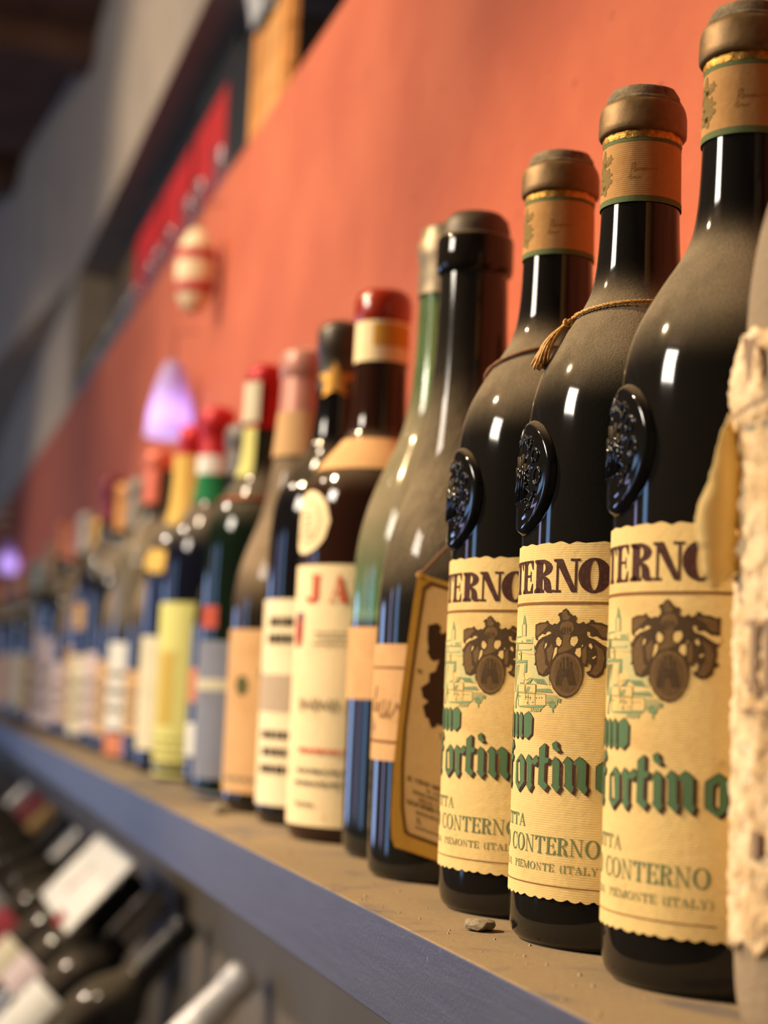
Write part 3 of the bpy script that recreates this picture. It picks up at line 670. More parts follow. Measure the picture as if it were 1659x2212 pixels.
# ------------------------------------------------------------------ the three matching bottles with town-and-crest labels
RB = .0382; TC = -11.0
def make_crest_bottle():
    root = empty('wine_bottle', (0, 0, 0))
    rf = glass_body(PROFILES['round'], GL_BLACK, root)
    # bronze capsule: skirt of gold foil, rolled ring, dusty crumpled top
    cap = lathe('capsule', [(.0139, .2806), (.0150, .2806), (.0156, .2815), (.0157, .2835), (.0156, .2880), (.0152, .2905), (.0146, .2920), (.0137, .2924)], M_BRONZE, root, 56, sharp=60,
                rough=lambda a, z: (.00012 * noise.noise((a * 4, z * 300, 1)), .0003 * noise.noise((math.cos(a) * 2, math.sin(a) * 2, 5))))
    lathe('foil_top', [(.0139, .2918), (.0141, .2927), (.0138, .2934), (.0131, .2938), (.0128, .2960), (.0118, .2976), (.0095, .2984), (.005, .2988), (.0003, .2988)], M_BRONZE_TOP, cap, 56, cap1=True, sharp=50,
          rough=lambda a, z: (.00025 * noise.noise((math.cos(a) * 3, math.sin(a) * 3, z * 300)), .00045 * noise.noise((math.cos(a) * 2, math.sin(a) * 2, 3))))
    lathe('foil_skirt', [(.0140, .2778), (.0142, .2790), (.0140, .2808)], M_GOLD, cap, 72, rough=lambda a, z: (.00035 * noise.noise((a * 9, z * 500, 3)), .0006 * noise.noise((a * 7, 0, 3)) if z < .2785 else 0))
    # neck band
    nb = paper_patch('neck_band', rf, .2545, .2786, 20, 172, M_BAND, root, off=.00045, nz=6, wrinkle=.00006)
    for z0, z1, nm in ((.2545, .2566, 'band_border'), (.2764, .2786, 'band_border')):
        paper_patch(nm, rf, z0, z1, 20, 172, M_GREEN2, nb, off=.00058, nz=1)
    leaf = []
    rnd = random.Random(4)
    for cx_, cz_, s in ((-.0035, .2702, .0056), (-.0015, .2630, .0052), (-.002, .2700, .0034), (.0008, .2655, .0028), (-.0038, .2645, .003), (-.0010, .2610, .0026), (.0018, .2712, .0018), (-.0052, .2690, .0026), (.0014, .2625, .0016)):
        leaf.append([(cx_ + s * (.74 + .26 * math.cos(5 * a)) * math.cos(a), cz_ + s * (.74 + .26 * math.cos(5 * a)) * math.sin(a)) for a in [2 * math.pi * k / 30 for k in range(30)]])
    print_mesh('vine_leaf_print', leaf, .0141, 5, .0006, ink('olive_print', srgb(128, 106, 58), .4), nb, rf=rf)
    sig = stroke([(x / 1000, z / 1000) for x, z in [(6, 264.5), (6.6, 268.2), (7.6, 268.4), (7.2, 266.4), (6.2, 266), (7.6, 265.4), (8.2, 266.4), (8.6, 265.6), (9.4, 266.6), (9.7, 265.6), (10.4, 266.4), (10.8, 265.7), (11.6, 266.5), (12.2, 265.8), (13.4, 266.4), (15.5, 266.3)]], .00022)
    sig += stroke([(x / 1000, z / 1000) for x, z in [(5.2, 263), (6.4, 264.4), (6, 262.4), (7.4, 263.6), (7.8, 262.8), (9.4, 263.4)]], .0002)
    print_mesh('signature_print', sig, .0141, 25, .0006, ink('sepia_ink', srgb(150, 106, 52), .3), nb, rf=rf)
    # label
    lb = paper_patch('label', lambda z: .0381, .0162, .1327, TC, 79, M_PAPER, root, off=.00035, deckle=.0009, pitch=.0046, seed=3, nz=14, wrinkle=.00005)
    P = lambda nm, polys, mat, off=.00052: print_mesh(nm, polys, RB, TC, .00042 + (off - .00046) * .4, mat, lb)
    T = []
    for ch, a, b in (('C', -45, -33.6), ('O', -33.2, -22), ('N', -22, -11.6), ('T', -11, -3.2)):
        T += text_polys(ch, a / 1000, b / 1000, .1161, .0111, .30, .07)
    T = []
    for ch, a, b in (('C', -46, -36), ('O', -36, -25), ('N', -24.6, -14.4), ('T', -4.2, 4.6), ('E', 5.2, 12.9), ('R', 14, 24), ('N', 23.9, 34.5), ('O', 33.8, 45.1)):
        if ch == 'T':
            T += text_polys('T', -.0042, .0046, .1161, .0111, .30, .07)
        else:
            g, w = glyph(ch, .31 if ch in 'CO' else .27, .07)
            k = (b - a) / 1000 / w
            dx = .0098 if ch == 'C' or (ch in 'ON' and a < 0) else 0
            T += [[(a / 1000 + dx + x * k, .1161 + y * .0111) for x, y in p] for p in g]
    P('heading_lettering', T, M_MAROON)
    P('rule', [_rect(-.052, .1121, .052, .1130)], M_LINE)
    P('rule', [_rect(-.052, .0203, .046, .0207)], M_LINE)
    P('town_wash', mm(FEAT['pale']), M_PALE, .00046)
    P('town_houses', mm(FEAT['cream']), M_PAPER, .00050)
    P('town_roofs', mm(FEAT['teal']), M_TEAL, .00056)
    P('town_lines', mm(FEAT['lines'] + FEAT['dots']), M_GREEN2, .00058)
    town2 = [[(-x - 2, z) for x, z in p][::-1] for p in FEAT['pale'][1:6]]
    P('town_wash', mm(town2), M_PALE, .00046)
    cr = P('crest', mm(FEAT['crest']), M_CREST1, .00062)
    def C(nm, key, mat, off): print_mesh(nm, mm(FEAT[key]), RB, TC, .00042 + (off - .00046) * .4, mat, lb)
    C('crest_mantle', 'lite', M_CREST2, .00068)
    C('crest_opening', 'holes', M_PAPER, .00070)
    C('crest_shield', 'oval', M_CREST2, .00072)
    C('crest_helm', 'helm', M_CREST2, .00072)
    dark_ring = [[(x, z) for x, z in p] for p in FEAT['oval2']]
    print_mesh('crest_shield_field', mm(dark_ring), RB, TC, .00054, ink('crest_mid_ink', srgb(98, 75, 45), .3), lb)
    C('crest_castle', 'castle', M_CREST1, .00080)
    # black-letter words: green faces over a dark drop edge
    F = FEAT
    word = F['t'] + F['i'] + F['n'] + F['r'] + F['o1'] + F['o2']
    f_ = [[(1.2, 60.2), (2.6, 64.4), (5.4, 67.0), (7.4, 65.0), (6.0, 63.6), (4.6, 64.0), (4.2, 61.6), (6.8, 61.6), (6.0, 59.8), (4.2, 59.7), (4.2, 53.5), (5.4, 52.4), (3.4, 50.0), (1.4, 52.4)]]
    f_ = shift(f_, -6.4, 0)
    n_ = shift(F['n'], -45, 0); o_ = shift(F['o2'], -63.5, 0)
    M_ = shift(F['n'], -62, 0) + [[(-32.1, 61), (-34.5, 66), (-37.1, 62), (-36.5, 54), (-34.5, 50.4), (-33.1, 53)]]
    word += f_ + n_ + o_ + M_
    small = F['so'] + F['sn2'] + shift(F['sn2'], -4.4, 0) + shift(F['sn2'], -9.4, 0) + [[(-9, 78.6), (-6, 76), (-7, 69), (-10, 66.8), (-13, 69), (-12.6, 74), (-15, 76), (-13, 78.4), (-10.6, 75.6), (-10.4, 70), (-9, 70.4), (-9, 75)]]
    dark = []
    for dx, dz in ((-.2, .14), (.3, -.1), (.6, -.25), (.9, -.4), (1.1, -.6)): dark += shift(word, dx, dz)
    for dx, dz in ((-.18, .14), (.3, -.15), (.6, -.35)): dark += shift(small, dx, dz)
    P('blackletter_shadow', mm(dark), M_MAROON, .00084)
    P('blackletter_face', mm(word + small), M_GREENI, .00090)
    hole = F['o1h'] + F['o2h'] + shift(F['o2h'], -63.5, 0) + [[(12.4, 73.6), (13.3, 73.8), (13.3, 70), (12.6, 69.6)]]
    for ce in mm([[(a[0] - 1.0, a[1] + .9), (b[0] + .05, b[1] + .9), (c[0] + .05, c[1] - .2), (d[0] - .2, d[1] - .8), (e[0] - 1.0, e[1] - .3)] for a, b, c, d, e in (F['o1h'] + F['o2h'])]): P('blackletter_counter_edge', [ce], M_MAROON, .00094)
    P('blackletter_counter', mm(hole[:3]), M_PAPER, .00098)
    S = text_polys('DITTA', -.0070, .0136, .0385, .0041, .12, .05)
    S += text_polys('GIACOMO', -.044, -.0010, .0305, .0056, .14, .05)
    S += text_polys('CONTERNO', .0034, .0442, .0305, .0056, .14, .045)
    S += text_polys("MONFORTE D'ALBA", -.046, .003, .0250, .0024, .10, .05) + text_polys('PIEMONTE (ITALY)', .0070, .0452, .0250, .0025, .11, .05, .13)
    P('maker_lettering', S, ink('soft_green_ink', srgb(112, 130, 92), .3))
    # moulded glass seal on the shoulder
    zc, rad, hh = .1567, .0203, .0021
    verts, faces, nr, na = [], [], 16, 72
    for i in range(nr + 1):
        q = i / nr; ro = rad * q
        e = max(0.0, (q - .86) / .14)
        h = hh * math.sqrt(max(0, 1 - e * e)) + .0002
        if .78 < q < .86: h -= .00025
        for k in range(na):
            a = 2 * math.pi * k / na
            s, z = ro * math.cos(a), zc + ro * math.sin(a)
            hz = h + (.0011 * noise.noise((s * 520, z * 640, 2)) if q < .45 else 0)
            r = rf(min(z, .172)) + hz - (0.0012 if z > .172 else 0) * ((z - .172) / .005)
            verts.append(cyl_pt(r, R(TC + 4) + s / .038, z))
    for i in range(nr):
        for k in range(na):
            k2 = (k + 1) % na
            faces.append((i * na + k, (i + 1) * na + k, (i + 1) * na + k2, i * na + k2))
    GL_SEAL = bottle_glass('seal_glass', (.0045, .005, .0055, 1), dust=.5, n0=.35, n1=.9)
    seal = pydata('glass_seal', verts, faces, GL_SEAL, root, True)
    def emboss(name, pts2, w, up):
        path = [cyl_pt(rf(min(z, .172)) + hh + up, R(TC + 4) + s / .038, z) for s, z in pts2]
        v, f = tube(path, w, 6); return pydata(name, v, f, GL_SEAL, seal, True)
    def arcpts(cx_, cz_, a, b, t0=0, t1=360, n=18): return [(cx_ + a * math.cos(R(t0 + (t1 - t0) * k / n)), cz_ + b * math.sin(R(t0 + (t1 - t0) * k / n))) for k in range(n + 1)]
    emboss('raised_letter', arcpts(.0128, zc - .001, .0019, .0028), .00062, .0001)
    emboss('raised_letter', arcpts(.0110, zc + .0062, .0018, .0022, -60, 250), .0007, .0001)
    emboss('raised_letter', [(.0094, zc - .0092), (.0122, zc - .0060), (.0102, zc - .0066), (.0118, zc - .0080)], .0006, .0001)
    emboss('raised_letter', arcpts(.0068, zc + .0110, .0016, .0020), .0007, .0001)
    emboss('raised_letter', [(.0060, zc - .0128), (.0082, zc - .0105), (.0092, zc - .0118), (.0070, zc - .0110)], .0006, .0001)
    for sx in (-1, 1):
        if sx < 0: emboss('raised_letter', arcpts(-.0125, zc, .0019, .0028), .00062, .0001)
    for sx, z0, z1 in ((-.0052, -.0085, .004), (-.0030, -.0085, .0075), (0, -.0085, .006), (.0030, -.0085, .0075), (.0052, -.0085, .004)):
        emboss('raised_tower', [(sx, zc + z0), (sx, zc + z1)], .0009, .0002)
    for z in (-.0085, -.003, .0015): emboss('raised_tower', [(-.0065, zc + z), (.0065, zc + z)], .0006, .0003)
    for k in range(5): emboss('raised_crown', arcpts(-.004 + .002 * k, zc + .0122 + .001 * (k % 2), .0008, .0011, n=8), .0005, .0002)
    return root, rf

crest, RF_ROUND = make_crest_bottle()
crest.location = (.2435, .4545, SH); crest.rotation_euler = (0, 0, R(-1.7))
tag(crest, 'black wine bottle with crest label, nearest of the three alike, half behind the torn-paper bottle', 'bottle', 'matching crest-label bottles')
b2 = copy_tree(crest); b2.location = (.2435, .5325, SH); b2.rotation_euler = (0, 0, 0)
tag(b2, 'black wine bottle with crest label and a gold cord with tassel round its neck', 'bottle', 'matching crest-label bottles')
b3 = copy_tree(crest); b3.location = (.2435, .6095, SH); b3.rotation_euler = (0, 0, R(2.6))
tag(b3, 'black wine bottle with crest label, furthest of the three alike, next to the hanging card', 'bottle', 'matching crest-label bottles')

# gold cord with tassel on the middle one
cord = empty('tasselled_cord', b2.location)
tag(cord, 'twisted gold cord knotted with a tassel round the middle crest-label bottle', 'cord')
loop = []
for k in range(96):
    th = 2 * math.pi * k / 96
    z = .2152 + .0022 * math.cos(th - R(95))
    loop.append(cyl_pt(RF_ROUND(z) + .0013, th, z))
v, f = tube(loop, .00048, 6, 3, 2 * math.pi / .0030, .00042, closed=True)
pydata('cord_loop', v, f, M_CORD, cord, True)
kp = Vector(cyl_pt(RF_ROUND(.2125) + .0022, R(-12), .2125))
kn = []
for k in range(40):
    a = k / 40 * 4 * math.pi
    kn.append(kp + Vector((.0012 * math.cos(a * 1.5), .0013 * math.sin(a), .0013 * math.cos(a * 1.25 + 1))))
v, f = tube(kn, .0007, 6)
pydata('knot', v, f, M_CORD, cord, True)
rnd = random.Random(7)
outd = Vector(cyl_pt(1, R(-16), 0))
side = outd.cross(Vector((0, 0, 1)))
tv, tf = [], []
for k in range(95):
    j = Vector((rnd.gauss(0, 1), rnd.gauss(0, 1), rnd.gauss(0, 1)))
    L = .0155 + rnd.gauss(0, .0008)
    end = kp + outd * (.0088 + .0012 * j.x) + side * (.0017 * j.y) - Vector((0, 0, L))
    mid = kp.lerp(end, .5) + outd * (.0030 + .0006 * j.z) + side * (.0017 * j.y) + Vector((0, 0, .001))
    pts = [kp + j * .0002]
    for q in (.15, .3, .45, .6, .75, .9, 1.0):
        pts.append(kp * (1 - q) ** 2 + mid * 2 * q * (1 - q) + end * q * q)
    vv, ff = tube(pts, .00040, 5); b = len(tv); tv += vv; tf += [tuple(i + b for i in q) for q in ff]
pydata('tassel', tv, tf, M_CORD, cord, True)

# ------------------------------------------------------------------ hanging booklet between the third and the dark sloping bottle
TL = Vector((.2102, .672, SH + .1314)); HV = Vector((.8369, -.4738, -.2740)); VV = Vector((-.0026, .1484, -.9889))
NV = HV.cross(VV).normalized()
if NV.dot(Vector((0, 0, SH + .081)) - TL) < 0: NV = -NV
tg = empty('hang_tag', TL)
tag(tg, 'gold-edged hang tag with a dark map silhouette beside the furthest crest bottle', 'tag')
def tagpt(u, v, off=0.0): return HV * (u / 1000) + VV * (v / 1000) + NV * off
def tag_sheet(name, outline, o0, o1, mat):
    n = len(outline)
    vs = [tagpt(u, w, o0) for u, w in outline] + [tagpt(u, w, o1) for u, w in outline]
    fs = [tuple(reversed(range(n))), tuple(range(n, 2 * n))] + [(i, (i + 1) % n, n + (i + 1) % n, n + i) for i in range(n)]
    return pydata(name, vs, fs, mat, tg)
def tag_print(name, polys, mat, off=.0016, parent=None):
    vs, fs = flat_tris(polys)
    return pydata(name, [tagpt(u, w, off) for u, w in vs], fs, mat, parent or tg)
M_TAGEDGE = paper('gilt_card_edge', srgb(206, 160, 66), .3, .2, .6)
M_TAG = paper('tag_card', srgb(222, 186, 128), .25, .05)
ol = [(0, 0), (-1.0, 12), (-1.9, 30), (-2.9, 57), (-3.3, 85), (-2.4, 106), (-1.2, 114), (.5, 117.2), (20, 116.6), (33, 116.4), (35, 113), (36, 60), (34.5, 2), (33, .2)]
tag_sheet('back_card', [(u - .55 if u < 10 else u, w + .5) for u, w in ol], -.0012, -.0006, M_TAGEDGE)
tag_sheet('inner_card', [(u - .1 if u < 10 else u, w + .2) for u, w in ol], -.0004, .0002, M_TAGEDGE)
front = tag_sheet('front_card', [(u + (1.3 if 20 < w < 116 else .5) if u < 10 else u, w - .4 if w > 50 else w) for u, w in ol], .0005, .0013, M_TAGEDGE)
tag_print('card_face', [[(2.6, 5.2), (6, 1.8), (33, 1.2), (34.5, 60), (33, 110.2), (5.9, 110.3), (4, 109.4), (1.8, 99.9), (.2, 83), (-.2, 66), (.2, 56), (1.2, 30)]], M_TAG, .00140)
outer = [(2.6, 5.2), (6, 1.8), (33, 1.6), (34.5, 60), (33, 110.3), (5.9, 110.3), (4, 109.4), (1.8, 99.9), (.2, 83), (-.2, 66), (.2, 56), (1.3, 30)]
inner = [(4.0, 6.2), (6.6, 3.5), (32, 3.2), (33.2, 60), (31.8, 108.8), (6.6, 108.8), (5.1, 108.0), (3.0, 99.6), (1.4, 83), (.9, 66), (1.3, 56), (2.5, 30)]
tag_print('border_line', [[outer[i], outer[(i + 1) % 12], inner[(i + 1) % 12], inner[i]] for i in range(12)], ink('tag_border_ink', srgb(112, 74, 26), .15), .0016)
mp = [(6.6, 20.3), (10.5, 18.1), (12.3, 19.3), (12.0, 21.6), (12.9, 22.0), (15.0, 20.4), (19, 19), (23, 22), (24, 28), (27, 33), (25, 40), (28, 47), (25, 53), (22, 58), (19, 61), (17.0, 59.6), (15.6, 60.0), (14.5, 59.6), (13.6, 61.4), (12.2, 62.3), (11.1, 60.6), (10.4, 58.7), (9.1, 58.6), (7.3, 54.4), (9.7, 51.7), (7.0, 50.7), (5.9, 47.0), (9.2, 43.5), (9.0, 40.0), (11.6, 38.2), (12.9, 32.6), (10.5, 34.4), (9.0, 34.0), (7.1, 31.2), (7.7, 30.1), (6.8, 26.2)]
tag_print('map_silhouette', [mp], ink('map_ink', srgb(62, 38, 18), .1), .0016)
def tag_text(s, u0, u1, vb, ht, w=.2, hl=.07):
    ht *= 1.12
    return [[(x, vb - y) for x, y in p] for p in text_polys(s, u0, u1, 0, ht, w, hl)]
tt = tag_text('W', 3.4, 6.0, 41.6, 1.9) + tag_text('S', 15.8, 17.2, 65.2, 1.8) + tag_text('IL VINO MONFORTINO', 3.4, 32.0, 87.2, 1.75)
tt += tag_text("E' UNA", 12.5, 20.5, 89.6, 1.3, .16) + tag_text('PRODUZIONE ESCLUSIVA', 6.4, 29, 91.9, 1.35, .16) + tag_text('DELLE CANTINE', 9.2, 26, 94.3, 1.3, .16)
tt += tag_text('GIACOMO CONTERNO', 4.1, 32, 97.0, 1.9) + tag_text("MONFORTE D'ALBA", 8.4, 27, 100.0, 1.3, .16) + tag_text('N.', 9.1, 11.4, 103.9, 2.4, .2)
tag_print('tag_lettering', tt, M_BLACKI, .0016)
tag_print('small_print', [_rect(9.0 + k * 1.7, 105.2, 10.2 + k * 1.7, 105.8) for k in range(11)], M_BLACKI, .0016)
# its cord: over the neck of the third bottle and down to the card
c3 = Vector(b3.location); path = []
for k in range(0, 61):
    th = R(-40 + 300 * k / 60)
    z = .2098 + .0062 * math.cos(th - R(85))
    path.append(c3 + Vector(cyl_pt(RF_ROUND(z) + .0012, th, z)))
drop = [TL + tagpt(.6, .8, .0004), Vector((.2195, .6600, SH + .1432))]
for th, z in ((-62, .160), (-60, .178), (-55, .190), (-48, .199)):
    drop.append(c3 + Vector(cyl_pt(RF_ROUND(z) + .0018, R(th), z)))
full = resample(drop + path, .0008)
v, f = tube([p - TL for p in full], .00045, 6, 3, 2 * math.pi / .003, .0004)
pydata('neck_cord', v, f, M_CORD2, tg, True)
v, f = tube([tagpt(.6 + .9 * math.cos(a), .6 + .9 * math.sin(a), .0009 + .0012 * math.sin(a * 1.0)) for a in [2 * math.pi * k / 20 for k in range(20)]], .00055, 6, closed=True)
pydata('cord_eyelet', v, f, M_CORD, tg, True)

# ------------------------------------------------------------------ nearest bottle: grey with dust, wrapped in torn mouldy paper
pb = empty('wine_bottle', (.2435, .378, SH))
tag(pb, 'dust-grey bottle at the right edge wrapped in torn mouldy paper', 'bottle')
p_prof = [(.0315, 0), (.0335, .003), (.0350, .012), (.0352, .03), (.0354, .10), (.0354, .170), (.0351, .186), (.0342, .196), (.0325, .207), (.0298, .217), (.0255, .227), (.0205, .236), (.0168, .245), (.0152, .256), (.0146, .28)]
rfP = glass_body(p_prof, GL_P, pb)
capsule(pb, plain('grey_wax', srgb(110, 100, 88), .8), rfP, .262, .298)
def mould_paper():
    t = NT('mouldy_torn_paper'); t.set(Roughness=.92); t.b.inputs['Specular IOR Level'].default_value = .15
    c = t.coord(); a = t.noise(45, 6, .68, c, .4); b = t.noise(180, 4, .7, c); d = t.noise(22, 3, .5, c)
    m = t.mix(t.rng(a.outputs['Fac'], .42, .62), srgb(236, 214, 176), srgb(212, 182, 138))
    m = t.mix(t.rng(b.outputs['Fac'], .52, .70, 0, .75), m, srgb(138, 112, 90))
    m = t.mix(t.rng(d.outputs['Fac'], .60, .70, 0, .6), m, srgb(150, 104, 56))
    m = t.mix(t.rng(b.outputs['Fac'], .30, .42, .8, 0), m, srgb(250, 238, 212))
    t.l(m, t.b.inputs['Base Color'])
    t.bump(t.math('ADD', a.outputs['Fac'], b.outputs['Fac']), .8, .0015); return t.m
M_MOULD = mould_paper()
verts, faces = [], []
NT_, NZ_ = 110, 96
for j in range(NZ_ + 1):
    for i in range(NT_ + 1):
        th = R(-130 + 260 * i / NT_)
        top = .178 + .0025 * noise.noise((th * 5, 0, 1)) + .002 * noise.noise((th * 21, 0, 1)) - .012 * max(0, (abs(math.degrees(th) - 10) - 70) / 60)
        bot = .0215 + .003 * noise.noise((th * 6, 4, 1)) + .0022 * noise.noise((th * 26, 4, 1))
        z = bot + (top - bot) * j / NZ_
        d = .0012 * noise.noise((th * 7, z * 160, 3)) + .0012 * noise.noise((th * 22, z * 520, 9)) + .0008 * noise.noise((th * 50, z * 1100, 5))
        deg = math.degrees(th)
        bulge = 0
        if z > .146 and -75 < deg < 25:
            w = math.sin((deg + 75) / 100 * math.pi) ** 1.3
            bulge = w * .0042 * math.sin(min(1, (z - .146) / .034) * math.pi)
        verts.append(cyl_pt(rfP(z) + .0013 + d + bulge * .55, th, z))
for j in range(NZ_):
    for i in range(NT_):
        w = NT_ + 1
        faces.append((j * w + i, (j + 1) * w + i, (j + 1) * w + i + 1, j * w + i + 1))
wrap = pydata('paper_wrap', verts, faces, M_MOULD, pb, True)
sol = wrap.modifiers.new('thickness', 'SOLIDIFY'); sol.thickness = .0007; sol.offset = 1
# the loose flap peeling off its left side
fo = [(-38.2, 157.5), (-40.5, 152.4), (-42.2, 146.5), (-43.6, 139.3), (-45.4, 134.3), (-46.6, 129.3), (-46.1, 124.5), (-45.0, 119.7), (-44.5, 115.5), (-42.8, 111.6), (-41.2, 110.9), (-37.5, 113.5), (-33.6, 116.2), (-33.0, 122.9), (-33.2, 130.2), (-33.2, 140.0), (-34.6, 150)]
vs2, fs2 = flat_tris([fo])
bm = bmesh.new(); bv = [bm.verts.new((x / 1000, 0, z / 1000)) for x, z in vs2]
for f in fs2: bm.faces.new([bv[i] for i in f])
bmesh.ops.subdivide_edges(bm, edges=bm.edges[:], cuts=3, use_grid_fill=True)
for v in bm.verts:
    u = (v.co.x + .046) / .013
    v.co.y = .0155 - .0045 * math.sin(max(0, min(1, u)) * math.pi) * .8 - .002 * (1 - u) + .0008 * noise.noise((v.co.x * 150, v.co.z * 150, 4))
    v.co.x += .0005 * noise.noise((v.co.z * 500, 1, 1))
me = bpy.data.meshes.new('torn_flap'); bm.to_mesh(me); bm.free(); me.shade_smooth()
flap = mesh_obj('torn_flap', me, paper('flap_inside_paper', srgb(246, 226, 166), .35, .1), pb)
_m = MATS['flap_inside_paper'].node_tree; _tr = _m.nodes.new('ShaderNodeBsdfTranslucent'); _tr.inputs['Color'].default_value = srgb(250, 228, 165); _mx = _m.nodes.new('ShaderNodeMixShader'); _mx.inputs[0].default_value = .35
_m.links.new(_m.nodes['Principled BSDF'].outputs[0], _mx.inputs[1]); _m.links.new(_tr.outputs[0], _mx.inputs[2]); _m.links.new(_mx.outputs[0], _m.nodes['Material Output'].inputs['Surface'])
sol = flap.modifiers.new('thickness', 'SOLIDIFY'); sol.thickness = .0004
faded = ink('faded_grey_print', srgb(150, 126, 104), .5)
def wrap_print(nm, polys): print_mesh(nm, polys, .037, 0, .0024, faded, pb, rf=lambda z: rfP(z) + (.0032 if z > .12 else 0))
wrap_print('faded_rule', stroke([(-.0185, .1520), (-.009, .1545), (0, .1560), (.012, .1585)], .0012))
wrap_print('faded_lettering', [[(-.001, .176), (.003, .174), (.0035, .163), (.0025, .1625)], [(.003, .174), (.0055, .175), (.0035, .163)]])
wrap_print('faded_lettering', text_polys('IR', .0, .015, .0845, .0185, .25, .05))
wrap_print('faded_lettering', [_rect(.003, .0440, .006, .0510), _rect(-.004, .0800, .012, .0806)])

# ------------------------------------------------------------------ dark sloping bottle with handwritten label
d = empty('wine_bottle', (.2445, .715, SH)); tag(d, 'dusty black sloping-shouldered bottle with thick glass lip and handwritten label', 'bottle')
rfD = glass_body(PROFILES['slope'], GL_D, d)
lathe('glass_lip', [(.0158, .2725), (.0172, .2735), (.0178, .2765), (.0178, .2885), (.0172, .2905), (.0160, .2910)], bottle_glass('lip_glass', (.006, .006, .006, 1), dust=.7, n0=.3, n1=.8), d, 56, sharp=60)
lathe('wax_stopper', [(.0160, .2900), (.0158, .2940), (.0148, .2985), (.0120, .3015), (.0070, .3030), (.0003, .3034)], plain('dusty_dark_wax', srgb(74, 62, 46), .55, 0, .25, 150, .3), d, 48, cap1=True)
lb = paper_patch('label', rfD, .0508, .1017, 5, 62, M_TAN, d, off=.0003, nz=10, wrinkle=.00005)
PD = lambda nm, polys, mat: print_mesh(nm, polys, .0379, 5, .0005, mat, lb)
PD('rule', [_rect(-.04, .0909, .04, .0918), _rect(-.04, .0585, .04, .0597)], M_LINE)
hand = [[(-6.0, 72.5), (-5.2, 78), (-3.4, 83.2), (-2.4, 83.0), (-2.4, 80.5), (-4.0, 77.5), (-5.4, 74.5), (-5.4, 72.2), (-3.6, 72.6)],
        [(-1.2, 75.5), (-2.6, 73.5), (-1.6, 71.6), (.2, 73.2), (.4, 75.8), (-1.0, 75.4)], [(3.6, 77.2), (2.6, 73.6), (2.2, 70.2), (3.2, 69.4), (4.2, 70.6)],
        [(6.6, 77.4), (6.2, 73.8), (5.4, 70.2), (6.4, 69.2), (7.6, 70.8), (9.2, 73)], [(10.4, 77), (9.4, 73.6), (9.0, 70.2), (10.4, 69.4), (11.6, 70.8), (14, 73.5), (15, 76), (17, 72)]]
PD('handwriting', stroke_all := [q for h_ in hand for q in stroke([(x / 1000, z / 1000) for x, z in h_], .0007)], ink('sepia_pen', srgb(132, 98, 62), .3))
PD('handwriting', [q for h_ in [[(-5.6, 69), (-6.6, 64), (-4.4, 64.4), (-2.4, 65)], [(-3.4, 67.4), (-4.4, 62), (-5.2, 59.6)]] for q in stroke([(x / 1000, z / 1000) for x, z in h_], .0006)], ink('violet_pen', srgb(110, 84, 112), .3))

# ------------------------------------------------------------------ pale green bottle behind it
e = empty('wine_bottle', (.2596, .800, SH)); tag(e, 'pale green glass bottle with dusty shoulder, crumpled grey foil and plain tan label', 'bottle')
prE = smooth_profile(PROFILES['tall'])
innerE = [(max(.0004, r - .0026), z) for r, z in prE if z > .006]
lathe('glass_body', [(.0005, .004), (.036, .002)] + prE + [(prE[-1][0] - .0026, prE[-1][1] + .0002)] + innerE[::-1] + [(.0005, .0075)], GL_E, e, 64, sharp=60)
rfE = prof_fn(prE)
lathe('foil_capsule', [(.0158, .2830), (.0157, .300), (.0163, .303), (.0163, .3105), (.0152, .3125), (.0154, .3175), (.0120, .3195), (.0003, .3200)], plain('crumpled_grey_foil', srgb(150, 136, 110), .45, .4, .3, 130, .4), e, 64, cap1=True,
      rough=lambda a, z: (.00025 * noise.noise((a * 5, z * 260, 2)) + .00022 * math.sin(z * 1500 + 2 * math.sin(a)), .0003 * noise.noise((a * 3, z * 90, 4))))
paper_patch('label', rfE, .0765, .1118, 5, 60, M_TAN, e, off=.0003)

# ------------------------------------------------------------------ brown bottle, red wax top, J A label
f_ = empty('wine_bottle', (.2505, .888, SH)); tag(f_, 'brown bottle with red wax top, cream neck band and tall label with red capitals', 'bottle')
rfF = glass_body(PROFILES['squat'], GL_F, f_)
lathe('wax_top', [(.0153, .2855), (.0160, .2875), (.0164, .292), (.0162, .2975), (.0150, .3018), (.0120, .3042), (.0003, .3052)], plain('red_wax', srgb(150, 44, 22), .25, 0, .2, 60, .2, coat=.5), f_, 48, cap1=True)
nb = paper_patch('neck_band', rfF, .2625, .2880, 40, 179, M_PAPER2, f_, off=.0008, nz=4)
print_mesh('yellow_stripe', [_rect(.004, .2710, .030, .2835)], .0155, 40, .0010, ink('yellow_ochre_ink', srgb(206, 156, 60), .2), nb, rf=rfF)
paper_patch('shoulder_collar', rfF, .2000, .2185, 40, 179, M_TAN, f_, off=.0006, nz=6)
seal = paper_patch('oval_seal', rfF, .1530, .1880, 10, 29, M_PAPER2, f_, off=.0005, nz=8, shape=lambda u, a, b: ((a + b) / 2 - (b - a) / 2 * math.sqrt(max(0, 1 - u * u)), (a + b) / 2 + (b - a) / 2 * math.sqrt(max(0, 1 - u * u))))
print_mesh('seal_print', [p for p in _ring(0, .1705, .013, .012, .0006, .0006)] + bars(4, -.007, .007, .163, .178, 3, .3), .0408, 10, .0007, M_GREYI, seal, rf=rfF)
lb = paper_patch('label', rfF, .0085, .1470, 5, 72, M_PAPER2, f_, off=.0004)
PF = lambda nm, polys, mat: print_mesh(nm, polys, .0412, 0, .0007, mat, lb)
PF('red_lettering', text_polys('J', .0150, .0235, .1265, .0150, .32, .06) + text_polys('A', .0300, .0420, .1265, .0150, .32, .06), M_RED)
